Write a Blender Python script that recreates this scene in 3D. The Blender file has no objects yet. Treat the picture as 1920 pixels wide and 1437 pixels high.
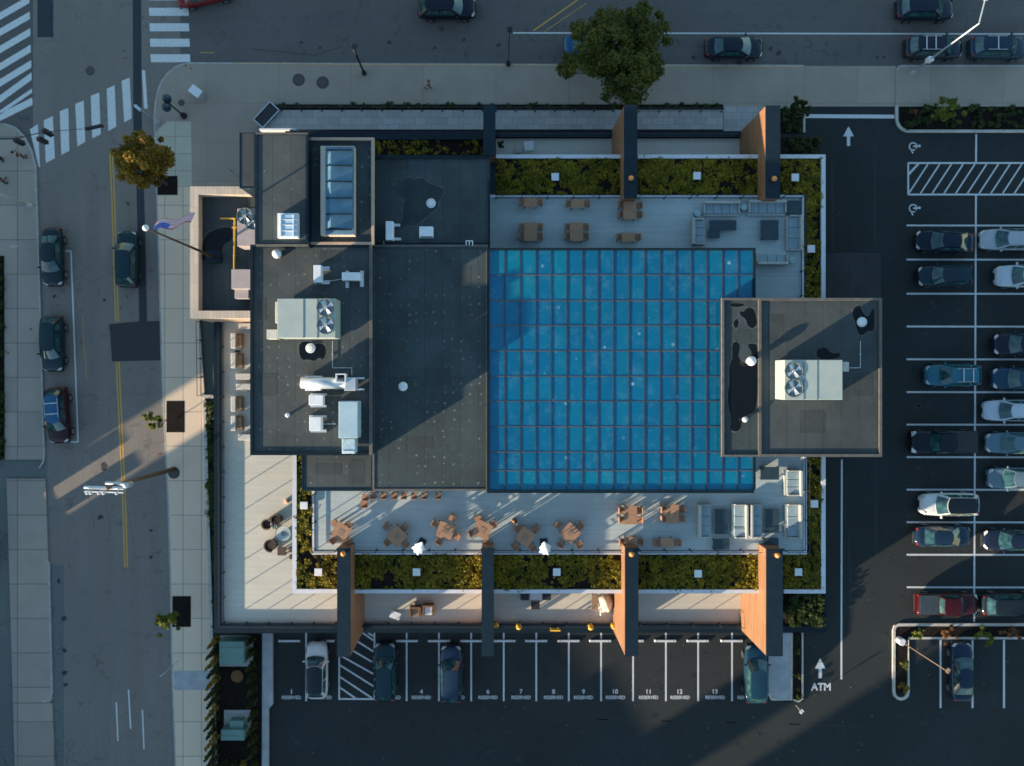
import bpy, bmesh, math, random
from mathutils import Vector, Matrix, noise
random.seed(7)
R = math.radians
C = bpy.context.scene.collection
# ------------------------------------------------------------------ camera
H, S = 67.0, 0.045            # drone height, metres per picture pixel on the ground
CX, CY = 930.0, 708.0         # nadir point
cam_d = bpy.data.cameras.new('camera'); cam = bpy.data.objects.new('camera', cam_d); C.objects.link(cam)
cam_d.sensor_width = 36; cam_d.lens = 36*H/(1920*S)
cam_d.shift_x = (960-CX)/1920; cam_d.shift_y = -(718.5-CY)/1920
cam_d.dof.use_dof = True; cam_d.dof.focus_distance = 45; cam_d.dof.aperture_fstop = .16
cam_d.clip_start = 1; cam_d.clip_end = 3000
cam.location = (0, 0, H)
bpy.context.scene.camera = cam
# ------------------------------------------------------------------ light
AZ, EL = R(32), R(10.7)         # shadows fall towards +x+y
wd = bpy.data.worlds.new("World"); bpy.context.scene.world = wd; wd.use_nodes = True
nt = wd.node_tree; bg = nt.nodes['Background']
sky = nt.nodes.new('ShaderNodeTexSky'); sky.sky_type = 'NISHITA'; sky.sun_disc = False
sky.sun_elevation = EL; sky.sun_rotation = R(90)-(AZ+math.pi)
sky.air_density = 1.3; sky.dust_density = 0.4; sky.ozone_density = 3.0
tn = nt.nodes.new('ShaderNodeMixRGB'); tn.blend_type = 'MULTIPLY'; tn.inputs[0].default_value = 1; tn.inputs[2].default_value = (1.10,1.10,1.03,1)
nt.links.new(sky.outputs[0], tn.inputs[1]); nt.links.new(tn.outputs[0], bg.inputs[0]); bg.inputs[1].default_value = 0.135
sun_d = bpy.data.lights.new('sun', 'SUN'); sun_d.energy = 5.0; sun_d.angle = R(0.8); sun_d.color = (1, .82, .60)
sun = bpy.data.objects.new('sun', sun_d); C.objects.link(sun)
sdir = Vector((math.cos(AZ)*math.cos(EL), math.sin(AZ)*math.cos(EL), -math.sin(EL)))
sun.rotation_euler = sdir.to_track_quat('-Z', 'Y').to_euler(); sun.location = (-60, -40, 60)
vs = bpy.context.scene.view_settings
vs.view_transform = 'Standard'; vs.look = 'None'; vs.exposure = 1.35; vs.gamma = 1
# ------------------------------------------------------------------ helpers
def W(px, py, z=0.0):
    k = S*(H-z)/H
    return Vector(((px-CX)*k, -(py-CY)*k, z))
def tag(o, label=None, cat=None, group=None, kind=None):
    if label: o['label'] = label
    if cat: o['category'] = cat
    if group: o['group'] = group
    if kind: o['kind'] = kind
    return o
def thing(name, label, cat, loc=(0,0,0), rotz=0, group=None):
    o = bpy.data.objects.new(name, None); C.objects.link(o); o.empty_display_size = .2
    o.location = loc; o.rotation_euler = (0,0,rotz)
    return tag(o, label, cat, group)
class MB:
    def __init__(s, off=(0,0,0)):
        s.v, s.f, s.m, s.o = [], [], [], Vector(off)
    def add(s, vs_, fs, mi=0):
        b = len(s.v); s.v += [tuple(Vector(p)-s.o) for p in vs_]
        s.f += [tuple(i+b for i in f) for f in fs]; s.m += [mi]*len(fs); return s
    def box(s, c, d, rz=0, mi=0, top=1.0, tilt=0):
        x, y, z = d[0]/2, d[1]/2, d[2]/2; t = top
        p = [(-x,-y,-z),(x,-y,-z),(x,y,-z),(-x,y,-z),(-x*t,-y*t,z),(x*t,-y*t,z),(x*t,y*t,z),(-x*t,y*t,z)]
        m = Matrix.Rotation(rz,4,'Z') @ Matrix.Rotation(tilt,4,'X'); c = Vector(c)
        return s.add([m@Vector(q)+c for q in p], [(3,2,1,0),(4,5,6,7),(0,1,5,4),(1,2,6,5),(2,3,7,6),(3,0,4,7)], mi)
    def pbox(s, x0, y0, x1, y1, z0, z1, mi=0):      # picture rectangle measured at its top z1
        a, b = W(x0,y0,z1), W(x1,y1,z1)
        return s.box(((a.x+b.x)/2,(a.y+b.y)/2,(z0+z1)/2), (abs(b.x-a.x),abs(b.y-a.y),z1-z0), mi=mi)
    def prism(s, pts, z0, z1, mi=0):                # pts = world xy
        n = len(pts)
        ar = sum(pts[i][0]*pts[(i+1)%n][1]-pts[(i+1)%n][0]*pts[i][1] for i in range(n))
        if ar < 0: pts = pts[::-1]
        vs_ = [(p[0],p[1],z0) for p in pts]+[(p[0],p[1],z1) for p in pts]
        fs = [tuple(range(n,2*n)), tuple(range(n-1,-1,-1))]+[(i,(i+1)%n,(i+1)%n+n,i+n) for i in range(n)]
        return s.add(vs_, fs, mi)
    def pprism(s, pts, z0, z1, mi=0):
        return s.prism([tuple(W(p[0],p[1],z1))[:2] for p in pts], z0, z1, mi)
    def sheet(s, pts, z, mi=0):
        w = [W(p[0],p[1],z) for p in pts]; n = len(w)
        ar = sum(w[i][0]*w[(i+1)%n][1]-w[(i+1)%n][0]*w[i][1] for i in range(n))
        if ar < 0: w = w[::-1]
        return s.add(w, [tuple(range(n))], mi)
    def rect(s, x0,y0,x1,y1,z,mi=0): return s.sheet([(x0,y0),(x1,y0),(x1,y1),(x0,y1)], z, mi)
    def line(s, a, b, w, z, mi=0):                  # painted line, w in picture px
        d = Vector((b[0]-a[0], b[1]-a[1])); d.normalize(); n = Vector((-d.y,d.x))*w/2
        return s.sheet([(a[0]+n.x,a[1]+n.y),(b[0]+n.x,b[1]+n.y),(b[0]-n.x,b[1]-n.y),(a[0]-n.x,a[1]-n.y)], z, mi)
    def tube(s, p0, p1, r0, r1=None, n=10, mi=0, cap=True):
        p0, p1 = Vector(p0), Vector(p1); r1 = r0 if r1 is None else r1
        d = (p1-p0); 
        if d.length < 1e-6: return s
        q = d.to_track_quat('Z','Y'); vs_ = []
        for p, r in ((p0,r0),(p1,r1)):
            for i in range(n):
                a = 2*math.pi*i/n; vs_.append(p+q@Vector((math.cos(a)*r, math.sin(a)*r, 0)))
        fs = [(i,(i+1)%n,(i+1)%n+n,i+n) for i in range(n)]
        if cap: fs += [tuple(range(n-1,-1,-1)), tuple(range(n,2*n))]
        return s.add(vs_, fs, mi)
    def lathe(s, c, prof, n=16, mi=0):              # prof = (r,z) bottom to top
        c = Vector(c); vs_ = []
        for r, z in prof:
            for i in range(n):
                a = 2*math.pi*i/n; vs_.append(c+Vector((math.cos(a)*r, math.sin(a)*r, z)))
        m = len(prof); fs = []
        for j in range(m-1):
            fs += [(j*n+i, j*n+(i+1)%n, (j+1)*n+(i+1)%n, (j+1)*n+i) for i in range(n)]
        fs += [tuple(range(n-1,-1,-1)), tuple(range((m-1)*n, m*n))]
        return s.add(vs_, fs, mi)
    def ball(s, c, r, n=12, mi=0, sz=1.0):
        m = 7; pr = [(max(.001,r*math.sin(math.pi*j/m)), -r*sz*math.cos(math.pi*j/m)) for j in range(m+1)]
        return s.lathe(c, pr, n, mi)
    def grid(s, P, mi=0, flip=False):               # P[i][j] points
        a, b = len(P), len(P[0]); vs_ = [p for r in P for p in r]; fs = []
        for i in range(a-1):
            for j in range(b-1):
                q = (i*b+j, i*b+j+1, (i+1)*b+j+1, (i+1)*b+j); fs.append(q[::-1] if flip else q)
        return s.add(vs_, fs, mi)
    def build(s, name, mat, parent=None, smooth=False, bevel=0):
        me = bpy.data.meshes.new(name); me.from_pydata(s.v, [], s.f); me.update()
        mats = mat if isinstance(mat, (list,tuple)) else [mat]
        for m in mats: me.materials.append(m)
        if len(mats) > 1: me.polygons.foreach_set('material_index', s.m)
        if smooth: me.polygons.foreach_set('use_smooth', [True]*len(me.polygons))
        o = bpy.data.objects.new(name, me); C.objects.link(o); o.parent = parent
        if bevel:
            bv = o.modifiers.new('bevel','BEVEL'); bv.width = bevel; bv.segments = 2; bv.limit_method = 'ANGLE'
        return o
def st(name, mb, mat, **k): return tag(mb.build(name, mat, **k), kind='structure')
# ------------------------------------------------------------------ materials
def rgb(c): return (*c, 1)
class NT:
    def __init__(s, name):
        s.m = bpy.data.materials.new(name); s.m.use_nodes = True; s.t = s.m.node_tree
        s.b = s.t.nodes['Principled BSDF']; s.pos = s.t.nodes.new('ShaderNodeNewGeometry').outputs['Position']
    def n(s, typ, **k):
        x = s.t.nodes.new('ShaderNode'+typ)
        for a, v in k.items():
            if a in x.inputs.keys() and not hasattr(type(x), a): s.set(x.inputs[a], v)
            elif hasattr(x, a): setattr(x, a, v)
            else: s.set(x.inputs[a.replace('_',' ')], v)
        return x
    def set(s, i, v):
        if isinstance(v, bpy.types.NodeSocket): s.t.links.new(v, i)
        else:
            if isinstance(v, tuple) and len(v) == 3 and i.type == 'RGBA': v = rgb(v)
            i.default_value = v
    def noise(s, scale, detail=4, vec=None, rough=.6):
        x = s.n('TexNoise'); s.set(x.inputs['Scale'], scale); x.inputs['Detail'].default_value = detail
        x.inputs['Roughness'].default_value = rough; s.set(x.inputs['Vector'], vec or s.pos); return x.outputs['Fac']
    def ramp(s, f, a, b):
        x = s.n('MapRange'); s.set(x.inputs['Value'], f); x.inputs['From Min'].default_value = a; x.inputs['From Max'].default_value = b
        return x.outputs['Result']
    def mix(s, f, a, b, mode='MIX'):
        x = s.n('MixRGB'); x.blend_type = mode; s.set(x.inputs[0], f); s.set(x.inputs[1], a); s.set(x.inputs[2], b); return x.outputs[0]
    def scalev(s, v, sc):
        x = s.n('Mapping'); s.set(x.inputs['Vector'], v); x.inputs['Scale'].default_value = sc; return x.outputs[0]
    def bump(s, h, st_, d=.02):
        x = s.n('Bump'); x.inputs['Strength'].default_value = st_; x.inputs['Distance'].default_value = d
        s.set(x.inputs['Height'], h); s.t.links.new(x.outputs[0], s.b.inputs['Normal'])
    def out(s, col, rough=.7, metal=0, spec=.5, coat=0):
        s.set(s.b.inputs['Base Color'], col); s.set(s.b.inputs['Roughness'], rough); s.b.inputs['Metallic'].default_value = metal
        s.b.inputs['Specular IOR Level'].default_value = spec; s.b.inputs['Coat Weight'].default_value = coat; return s.m
def plain(name, c1, c2=None, scale=4, rough=.6, metal=0, spec=.5, coat=0, bump=0, det=5):
    t = NT(name); c2 = c2 or tuple(x*.72 for x in c1)
    f = t.ramp(t.noise(scale, det), .35, .65)
    if bump: t.bump(t.noise(scale*6, 3), bump)
    return t.out(t.mix(f, c1, c2), rough, metal, spec, coat)
def asphalt(name, c1, c2, crack=.5, fine=.35, streak=None):
    t = NT(name)
    f = t.ramp(t.noise(.12, 6), .35, .65); col = t.mix(f, c1, c2)
    if streak:
        g = t.ramp(t.noise(1.0, 3, t.scalev(t.pos, streak)), .42, .62)
        col = t.mix(g, col, tuple(x*.8 for x in c1)); 
    sp = t.ramp(t.noise(14, 2), .3, .7); col = t.mix(fine, col, t.mix(sp, (.0,.0,.0), tuple(min(1,x*2.6) for x in c1)))
    blot = t.ramp(t.noise(.9, 5, rough=.75), .58, .72); col = t.mix(t.n('Math', operation='MULTIPLY', Value=0).outputs[0] if 0 else blot, col, tuple(x*.75 for x in c2))
    if crack:
        dv = t.n('VectorMath', operation='ADD'); t.set(dv.inputs[0], t.pos)
        nn = t.n('TexNoise'); nn.inputs['Scale'].default_value = .6; nn.inputs['Detail'].default_value = 5; t.set(nn.inputs['Vector'], t.pos)
        sc = t.n('VectorMath', operation='SCALE'); t.set(sc.inputs[0], nn.outputs['Color']); sc.inputs['Scale'].default_value = 3.0
        t.set(dv.inputs[1], sc.outputs[0])
        vo = t.n('TexVoronoi', feature='DISTANCE_TO_EDGE'); vo.inputs['Scale'].default_value = .13; t.set(vo.inputs['Vector'], dv.outputs[0])
        e = t.ramp(vo.outputs['Distance'], .010, .003)
        mask = t.ramp(t.noise(.2, 2), .45, .55)
        mm = t.n('Math', operation='MULTIPLY'); t.set(mm.inputs[0], e); t.set(mm.inputs[1], mask)
        m2 = t.n('Math', operation='MULTIPLY'); t.set(m2.inputs[0], mm.outputs[0]); m2.inputs[1].default_value = crack
        col = t.mix(m2.outputs[0], col, tuple(x*.35 for x in c1))
    t.bump(t.noise(30, 2), .15, .01)
    return t.out(col, .85, spec=.25)
def slabs(name, c1, c2, mortar, bw, bh, mw=.03, off=0.0, rough=.85, rot=0, dirt=.35, scale=1):
    t = NT(name)
    mp = t.n('Mapping'); t.set(mp.inputs['Vector'], t.pos); mp.inputs['Rotation'].default_value = (0,0,rot)
    br = t.n('TexBrick'); t.set(br.inputs['Vector'], mp.outputs[0]); br.offset = off; br.squash = 1
    br.inputs['Scale'].default_value = scale; br.inputs['Brick Width'].default_value = bw; br.inputs['Row Height'].default_value = bh
    br.inputs['Mortar Size'].default_value = mw; br.inputs['Mortar Smooth'].default_value = .3
    br.inputs['Color1'].default_value = rgb(c1); br.inputs['Color2'].default_value = rgb(c2); br.inputs['Mortar'].default_value = rgb(mortar)
    f = t.ramp(t.noise(.5, 7, rough=.7), .38, .7); d = t.n('Math', operation='MULTIPLY'); t.set(d.inputs[0], f); d.inputs[1].default_value = dirt
    col = t.mix(d.outputs[0], br.outputs['Color'], tuple(x*.62 for x in c1))
    g = t.ramp(t.noise(9, 3), .3, .7); g2 = t.n('Math', operation='MULTIPLY'); t.set(g2.inputs[0], g); g2.inputs[1].default_value = .18
    col = t.mix(g2.outputs[0], col, tuple(x*.6 for x in c2))
    return t.out(col, rough, spec=.3)
def membrane(name, base, spec_dots=True):
    t = NT(name)
    f = t.ramp(t.noise(.35, 7, rough=.7), .35, .68); col = t.mix(f, base, tuple(x*.62 for x in base))
    br = t.n('TexBrick'); t.set(br.inputs['Vector'], t.scalev(t.pos, (1,1,1))); mp = br
    br.offset = 0; br.inputs['Scale'].default_value = 1; br.inputs['Brick Width'].default_value = 1.25; br.inputs['Row Height'].default_value = 9.0
    br.inputs['Mortar Size'].default_value = .022; br.inputs['Color1'].default_value = (1,1,1,1); br.inputs['Color2'].default_value = (.88,.88,.88,1); br.inputs['Mortar'].default_value = (.62,.62,.62,1)
    col = t.mix(1, col, br.outputs['Color'], 'MULTIPLY')
    w = t.ramp(t.noise(3.2, 6, rough=.8), .60, .78)
    w2 = t.n('Math', operation='MULTIPLY'); t.set(w2.inputs[0], w); w2.inputs[1].default_value = .38
    col = t.mix(w2.outputs[0], col, (.22,.19,.13))
    if spec_dots:
        vo = t.n('TexVoronoi', feature='F1'); vo.inputs['Scale'].default_value = 1.6; vo.inputs['Randomness'].default_value = .35; t.set(vo.inputs['Vector'], t.pos)
        e = t.ramp(vo.outputs['Distance'], .16, .08); k = t.ramp(t.noise(.5, 3), .42, .6)
        m = t.n('Math', operation='MULTIPLY'); t.set(m.inputs[0], e); t.set(m.inputs[1], k)
        m2 = t.n('Math', operation='MULTIPLY'); t.set(m2.inputs[0], m.outputs[0]); m2.inputs[1].default_value = .62
        col = t.mix(m2.outputs[0], col, (.24,.23,.20))
    t.bump(t.noise(2.5, 4), .35, .03)
    return t.out(col, .8, spec=.3)
def paint(name, c, wear=.35, under=(.06,.065,.07)):
    t = NT(name); f = t.ramp(t.noise(5, 8, rough=.8), .50, .78); m = t.n('Math', operation='MULTIPLY'); t.set(m.inputs[0], f); m.inputs[1].default_value = wear
    return t.out(t.mix(m.outputs[0], c, under), .7, spec=.3)
def leafy(name, cols, scale=1.2, rough=.6):
    t = NT(name); oi = t.n('NewGeometry').outputs['Random Per Island']
    cr = t.n('ValToRGB'); t.set(cr.inputs[0], oi); e = cr.color_ramp.elements
    e[0].color = rgb(cols[0]); e[1].color = rgb(cols[-1])
    for i, c in enumerate(cols[1:-1]): x = e.new((i+1)/(len(cols)-1)); x.color = rgb(c)
    f = t.ramp(t.noise(scale, 3), .38, .62)
    col = t.mix(f, cr.outputs[0], t.mix(1, cr.outputs[0], (.42,.5,.4), 'MULTIPLY'))
    t.out(col, rough, spec=.2)
    tr = t.n('BsdfTranslucent'); t.set(tr.inputs[0], col); mx = t.n('MixShader'); mx.inputs[0].default_value = .25
    o = t.t.nodes['Material Output']; t.t.links.new(t.b.outputs[0], mx.inputs[1]); t.t.links.new(tr.outputs[0], mx.inputs[2]); t.t.links.new(mx.outputs[0], o.inputs[0])
    return t.m
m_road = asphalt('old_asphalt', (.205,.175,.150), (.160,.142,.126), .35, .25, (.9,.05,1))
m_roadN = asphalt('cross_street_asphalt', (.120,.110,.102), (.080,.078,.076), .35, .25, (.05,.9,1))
m_lot = asphalt('new_asphalt', (.025,.029,.029), (.016,.019,.019), 0, .3)
m_patch = asphalt('patch_asphalt', (.048,.044,.046), (.038,.036,.040), 0, .25)
m_trench = asphalt('trench_asphalt', (.040,.044,.052), (.032,.038,.046), 0, .25)
m_walk = slabs('sidewalk_concrete', (.76,.58,.42), (.68,.52,.38), (.28,.25,.2), 1.55, 2.9, .035, dirt=.15)
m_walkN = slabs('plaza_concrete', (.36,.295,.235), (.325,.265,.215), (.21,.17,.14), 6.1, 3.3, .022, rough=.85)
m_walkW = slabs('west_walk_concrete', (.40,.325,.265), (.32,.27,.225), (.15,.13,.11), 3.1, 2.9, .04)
m_kerb = plain('kerb_concrete', (.42,.40,.37), (.30,.29,.27), 2.5, .85, bump=.2)
m_kerbw = plain('pale_kerb_concrete', (.52,.48,.42), (.40,.37,.33), 2.5, .85, bump=.2)
m_conc = plain('pale_concrete', (.40,.40,.40), (.30,.31,.32), 1.2, .85, bump=.2)
m_deck = slabs('deck_boards', (.60,.56,.47), (.54,.51,.43), (.44,.42,.36), 4.8, .16, .008, .37, .65, 0, .25)
m_deck2 = slabs('terrace_boards', (.46,.52,.51), (.40,.455,.45), (.32,.36,.35), 3.7, .16, .008, .37, .6, 0, .35)
m_paver = slabs('ramp_pavers', (.42,.40,.38), (.33,.32,.31), (.20,.2,.2), .9, .62, .02, .5, .8, 0, .3)
m_soil = plain('mulch', (.022,.016,.013), (.010,.008,.007), 5, .95, bump=.6, spec=.1)
m_grassb = plain('grass_base', (.035,.06,.012), (.02,.035,.008), 8, .9, spec=.1)
m_white = paint('white_road_paint', (.62,.62,.60), .55)
m_whitel = paint('white_lot_paint', (.58,.58,.58), .55, (.03,.03,.03))
m_yellow = paint('yellow_road_paint', (.62,.34,.06), .35)
m_redp = paint('red_utility_paint', (.35,.05,.04), .7)
m_mem = membrane('roof_membrane', (.066,.078,.080))
m_mem2 = membrane('roof_membrane_dark', (.052,.070,.073))
m_mem3 = membrane('canopy_membrane', (.034,.036,.04), False)
m_dark = plain('dark_metal_coping', (.010,.019,.026), (.008,.015,.021), 1, .22, .0, .25)
m_slate = plain('slate_metal', (.013,.024,.033), (.010,.020,.028), 1.5, .22, 0, .25)
m_rim = plain('roof_edge_metal', (.135,.122,.105), (.09,.085,.08), 2, .6, .2)
m_cope = plain('whitewashed_edge', (.60,.60,.62), (.52,.53,.56), 1.5, .6)
m_beige = slabs('beige_stone_coping', (.60,.50,.40), (.50,.41,.33), (.36,.3,.25), .28, 1.4, .015, 0, .8)
m_brickp = slabs('pale_brick', (.52,.36,.26), (.44,.30,.22), (.40,.33,.27), .4, .2, .02, .5, .85)
m_wood = NT('wood_cladding')
_t = m_wood; _g = _t.ramp(_t.noise(2.2, 6, _t.scalev(_t.pos, (1,.22,5.5))), .3, .7)
_b = _t.n('TexBrick'); _sx = _t.n('SeparateXYZ'); _t.set(_sx.inputs[0], _t.pos); _mp = _t.n('CombineXYZ'); _t.set(_mp.inputs[0], _sx.outputs[1]); _t.set(_mp.inputs[1], _sx.outputs[2])
_t.set(_b.inputs['Vector'], _mp.outputs[0]); _b.inputs['Scale'].default_value = 1; _b.inputs['Brick Width'].default_value = 2.4; _b.inputs['Row Height'].default_value = .30; _b.inputs['Mortar Size'].default_value = .016
_b.inputs['Color1'].default_value = (1,1,1,1); _b.inputs['Color2'].default_value = (.78,.76,.74,1); _b.inputs['Mortar'].default_value = (.35,.3,.25,1)
m_wood = _t.out(_t.mix(1, _t.mix(_g, (.36,.19,.10), (.27,.13,.065)), _b.outputs['Color'], 'MULTIPLY'), .55)
m_teak = plain('teak_furniture', (.40,.22,.125), (.30,.155,.085), 7, .55)
m_teakd = plain('worn_teak', (.30,.18,.12), (.22,.13,.09), 7, .6)
m_wicker = plain('dark_wicker', (.075,.042,.030), (.045,.026,.02), 14, .7, bump=.5)
m_wickt = plain('tan_wicker', (.26,.18,.12), (.19,.13,.085), 12, .7, bump=.5)
m_cush = plain('cream_cushion', (.55,.52,.46), (.46,.44,.40), 3, .9)
m_cushd = plain('brown_cushion', (.42,.24,.12), (.33,.19,.1), 4, .9)
m_sofa = plain('grey_sofa_fabric', (.26,.34,.37), (.21,.28,.31), 3, .9)
m_sofaf = plain('pale_sofa_frame', (.42,.42,.38), (.35,.36,.34), 3, .7)
m_tabd = plain('dark_slate_table', (.028,.050,.062), (.022,.042,.054), 3, .35)
m_hv = plain('hvac_beige_steel', (.38,.42,.38), (.32,.37,.34), .9, .55, .1)
m_hvd = plain('hvac_seam', (.16,.2,.2), None, 2, .6)
m_galv = plain('galvanised_steel', (.60,.63,.66), (.48,.52,.56), 2.2, .38, .55)
m_whitem = plain('white_metal', (.70,.71,.72), (.60,.62,.64), 1.6, .45)
m_black = plain('black_plastic', (.012,.012,.014), (.018,.018,.02), 4, .5)
m_blackm = plain('black_metal', (.018,.020,.024), (.025,.028,.03), 3, .4, .4)
m_rail = plain('dark_rail_metal', (.045,.048,.052), (.035,.038,.042), 3, .4, .4)
m_gasy = plain('yellow_gas_pipe', (.55,.33,.03), (.48,.27,.025), 3, .5)
m_yelb = plain('yellow_bollard', (.75,.42,.02), (.62,.33,.02), 5, .5)
m_orange = plain('orange_globe', (.80,.30,.06), (.65,.22,.05), 4, .4)
m_trans = plain('green_transformer_paint', (.13,.24,.20), (.11,.20,.175), 1.5, .55)
m_polew = plain('weathered_pole_wood', (.20,.115,.065), (.13,.075,.045), 3, .8, bump=.5)
m_bark = plain('bark', (.075,.058,.045), (.045,.035,.028), 6, .9, bump=.6)
m_manh = plain('manhole_iron', (.075,.058,.055), (.05,.042,.04), 9, .6, .4, bump=.5)
m_skin = plain('skin', (.42,.25,.17), (.38,.22,.15), 4, .6)
m_hair = plain('dark_hair', (.02,.014,.01), None, 9, .7)
m_tyre = plain('tyre_rubber', (.014,.014,.015), None, 6, .85)
m_rimm = plain('alloy_rim', (.45,.46,.48), None, 5, .3, .9)
m_red = plain('red_lens', (.50,.02,.015), None, 5, .2)
m_lens = plain('headlight_lens', (.60,.62,.62), (.45,.47,.48), 9, .12)
t = NT('car_glass'); m_cglass = t.out(t.mix(t.ramp(t.noise(2.1,4),.38,.62), (.008,.03,.036), (.035,.10,.10)), .04, spec=.8)
m_groof = plain('black_roof_glass', (.004,.008,.012), None, 1, .08)
t = NT('puddle_water'); m_pud = t.out((.006,.008,.010), t.ramp(t.noise(3,3),-.3,16), spec=.25)
t = NT('atrium_glass')
def aglass(name, c):
    t = NT(name); _c = t.mix(t.ramp(t.noise(.10,4),.3,.7), c, tuple(x*1.28 for x in c)); _v = t.n('TexVoronoi', feature='F1'); _v.inputs['Scale'].default_value = .9; t.set(_v.inputs['Vector'], t.pos)
    _e = t.ramp(_v.outputs['Distance'], .15, .06); _k = t.ramp(t.noise(.22,3), .46, .60); _m = t.n('Math', operation='MULTIPLY'); t.set(_m.inputs[0], _e); t.set(_m.inputs[1], _k)
    _d = t.n('Math', operation='MULTIPLY'); t.set(_d.inputs[0], t.ramp(t.noise(1.1,8,t.scalev(t.pos,(1,1,1)),.8),.50,.78)); _d.inputs[1].default_value = .45
    _c = t.mix(_d.outputs[0], _c, (.10,.26,.34)); _m3 = t.n('Math', operation='MULTIPLY'); t.set(_m3.inputs[0], _m.outputs[0]); _m3.inputs[1].default_value = .85
    t.bump(t.noise(.8,2), .25, .05)
    return t.out(t.mix(_m3.outputs[0], _c, (.35,.52,.58)), .07, spec=.6)
m_ag = [aglass('atrium_glass', (.0004,.100,.192)), aglass('atrium_glass_deep', (.0004,.092,.184)), aglass('atrium_glass_teal', (.0005,.108,.192)), aglass('atrium_glass_cyan', (.0007,.130,.205))]  # blue of the reflected sky is put into the base colours
m_mull = plain('mullion_metal', (.030,.045,.055), (.06,.07,.075), 1.2, .5, .3)
m_mull2 = plain('purlin_metal', (.10,.10,.11), (.03,.07,.10), .5, .5, .2)
t = NT('skylight_glass'); m_sky = t.out(t.mix(t.ramp(t.noise(.8,2),.3,.7), (.07,.15,.21), (.11,.21,.28)), .08, spec=.7)
t = NT('white_skylight_glass'); m_skyw = t.out(t.mix(t.ramp(t.noise(1.2,2),.3,.7), (.35,.48,.60), (.50,.60,.68)), .2, spec=.6)
m_sedum = leafy('sedum_leaves', [(.085,.085,.010),(.24,.205,.012),(.12,.12,.012),(.44,.34,.014),(.26,.13,.02),(.28,.24,.014)], .9)
m_leaf = leafy('street_tree_leaves', [(.06,.075,.014),(.11,.125,.02),(.17,.17,.025),(.07,.085,.016),(.20,.13,.02)], .5)
m_leafo = leafy('golden_leaves', [(.12,.09,.012),(.32,.20,.016),(.40,.20,.025),(.09,.08,.014),(.50,.22,.035)], .5)  # gold of the corner tree's sunlit side put into the leaf colours
m_leafy = leafy('yellow_green_leaves', [(.14,.16,.02),(.22,.22,.03),(.09,.12,.02)], 2)
m_leafr = leafy('reddish_leaves', [(.28,.08,.03),(.36,.14,.05),(.16,.07,.03),(.20,.14,.04)], 2)
m_hedge = leafy('conifer_leaves', [(.020,.035,.010),(.045,.06,.012),(.03,.045,.010),(.20,.14,.02)], 2)
m_shrub = leafy('shrub_leaves', [(.018,.03,.010),(.04,.06,.014),(.07,.085,.014)], 1.5)
# ------------------------------------------------------------------ ground, roads, walks
g = MB(); g.add([(-900,-900,-.03),(900,-900,-.03),(900,900,-.03),(-900,900,-.03)], [(0,1,2,3)])
st('ground', g, plain('far_ground', (.10,.10,.09), (.06,.065,.055), .05, .9))
g = MB(); g.sheet([(60,-900),(340,-900),(340,2600),(60,2600)], 0); st('road', g, m_road)
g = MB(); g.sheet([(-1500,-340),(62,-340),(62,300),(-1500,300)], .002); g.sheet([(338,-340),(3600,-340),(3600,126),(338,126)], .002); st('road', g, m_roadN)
g = MB(); g.sheet([(500,195),(3200,195),(3200,2600),(500,2600)], .004); st('parking_lot', g, m_lot)
g = MB(); g.sheet([(-700,862),(88,862),(88,1060),(-700,1060)], .004)
g.sheet([(-700,1060),(120,1060),(120,2600),(-700,2600)], .004); st('side_driveway', g, asphalt('driveway_asphalt', (.13,.135,.125), (.105,.11,.107), .4, .3))
# trench strip and patches in the west street
g = MB(); g.sheet([(247,-300),(263,-300),(266,240),(272,420),(276,604),(261,604),(256,360),(250,240)], .004)
g.rect(70,-20,100,70,.004,0); st('trench_patch', g, m_trench)
g = MB(); g.sheet([(205,608),(258,603),(300,602),(302,676),(210,678)], .008); st('asphalt_patch', g, m_patch)
def arc(cx, cy, r, a0, a1, n=8): return [(cx+r*math.cos(R(a0+(a1-a0)*i/n)), cy-r*math.sin(R(a0+(a1-a0)*i/n))) for i in range(n+1)]
corner = [(356,118),(340,120),(326,126),(312,138),(301,153),(294,172),(290,192),(288,215),(289,250)]
east_edge = [(289,250),(293,370),(298,540),(303,720),(310,860),(314,940),(318,1080),(322,1280),(328,1437),(336,1700)]
g = MB(); g.pprism([(1490,122),(1490,204),(357,204),(357,118),(356,118)], -.03, .13); 
g.pprism([(1490,122),(1505,122),(1507,127),(1507,204),(1490,204)], -.03, .13)
g.pprism([(1507,124),(1680,124),(1680,200),(1507,200)], -.03, .06)
g.pprism([(1680,130),(1684,124),(1692,122),(3200,122),(3200,200),(1680,200)], -.03, .13)
g.pprism(corner+[(292,350),(357,350),(500,350),(500,203.5),(357.1,203.5),(357.1,118)], -.03, .132)
st('sidewalk', g, m_walkN)
g = MB(); g.pprism([(292,350.5)]+east_edge[1:]+[(420,1700),(402,1437),(398,1190),(384,750),(374,600),(452,600),(452,350.5)], -.03, .13)
st('sidewalk', g, m_walk)
g = MB(); g.pprism([(290,250),(313,228),(358,228),(360,350),(293,350)], .132, .137)
st('sidewalk_panel', g, slabs('pale_walk_panels', (.52,.47,.37), (.47,.43,.34), (.25,.22,.18), 1.5, 1.45, .03))
g = MB(); g.pprism([(326,1258),(394,1258),(395,1294),(327,1294)], .13, .136); st('sidewalk_panel', g, m_conc)
g = MB(); wl = [(-30,232),(8,231),(28,238),(46,256),(60,282),(67,310),(72,440),(78,640),(82,800),(84,862),(-30,862)]
g.pprism(wl, -.03, .13); g.pprism([(12,898),(85,898),(90,1050),(97,1300),(98,1312),(92,1318),(24,1318),(18,1100)], -.03, .13)
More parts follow.
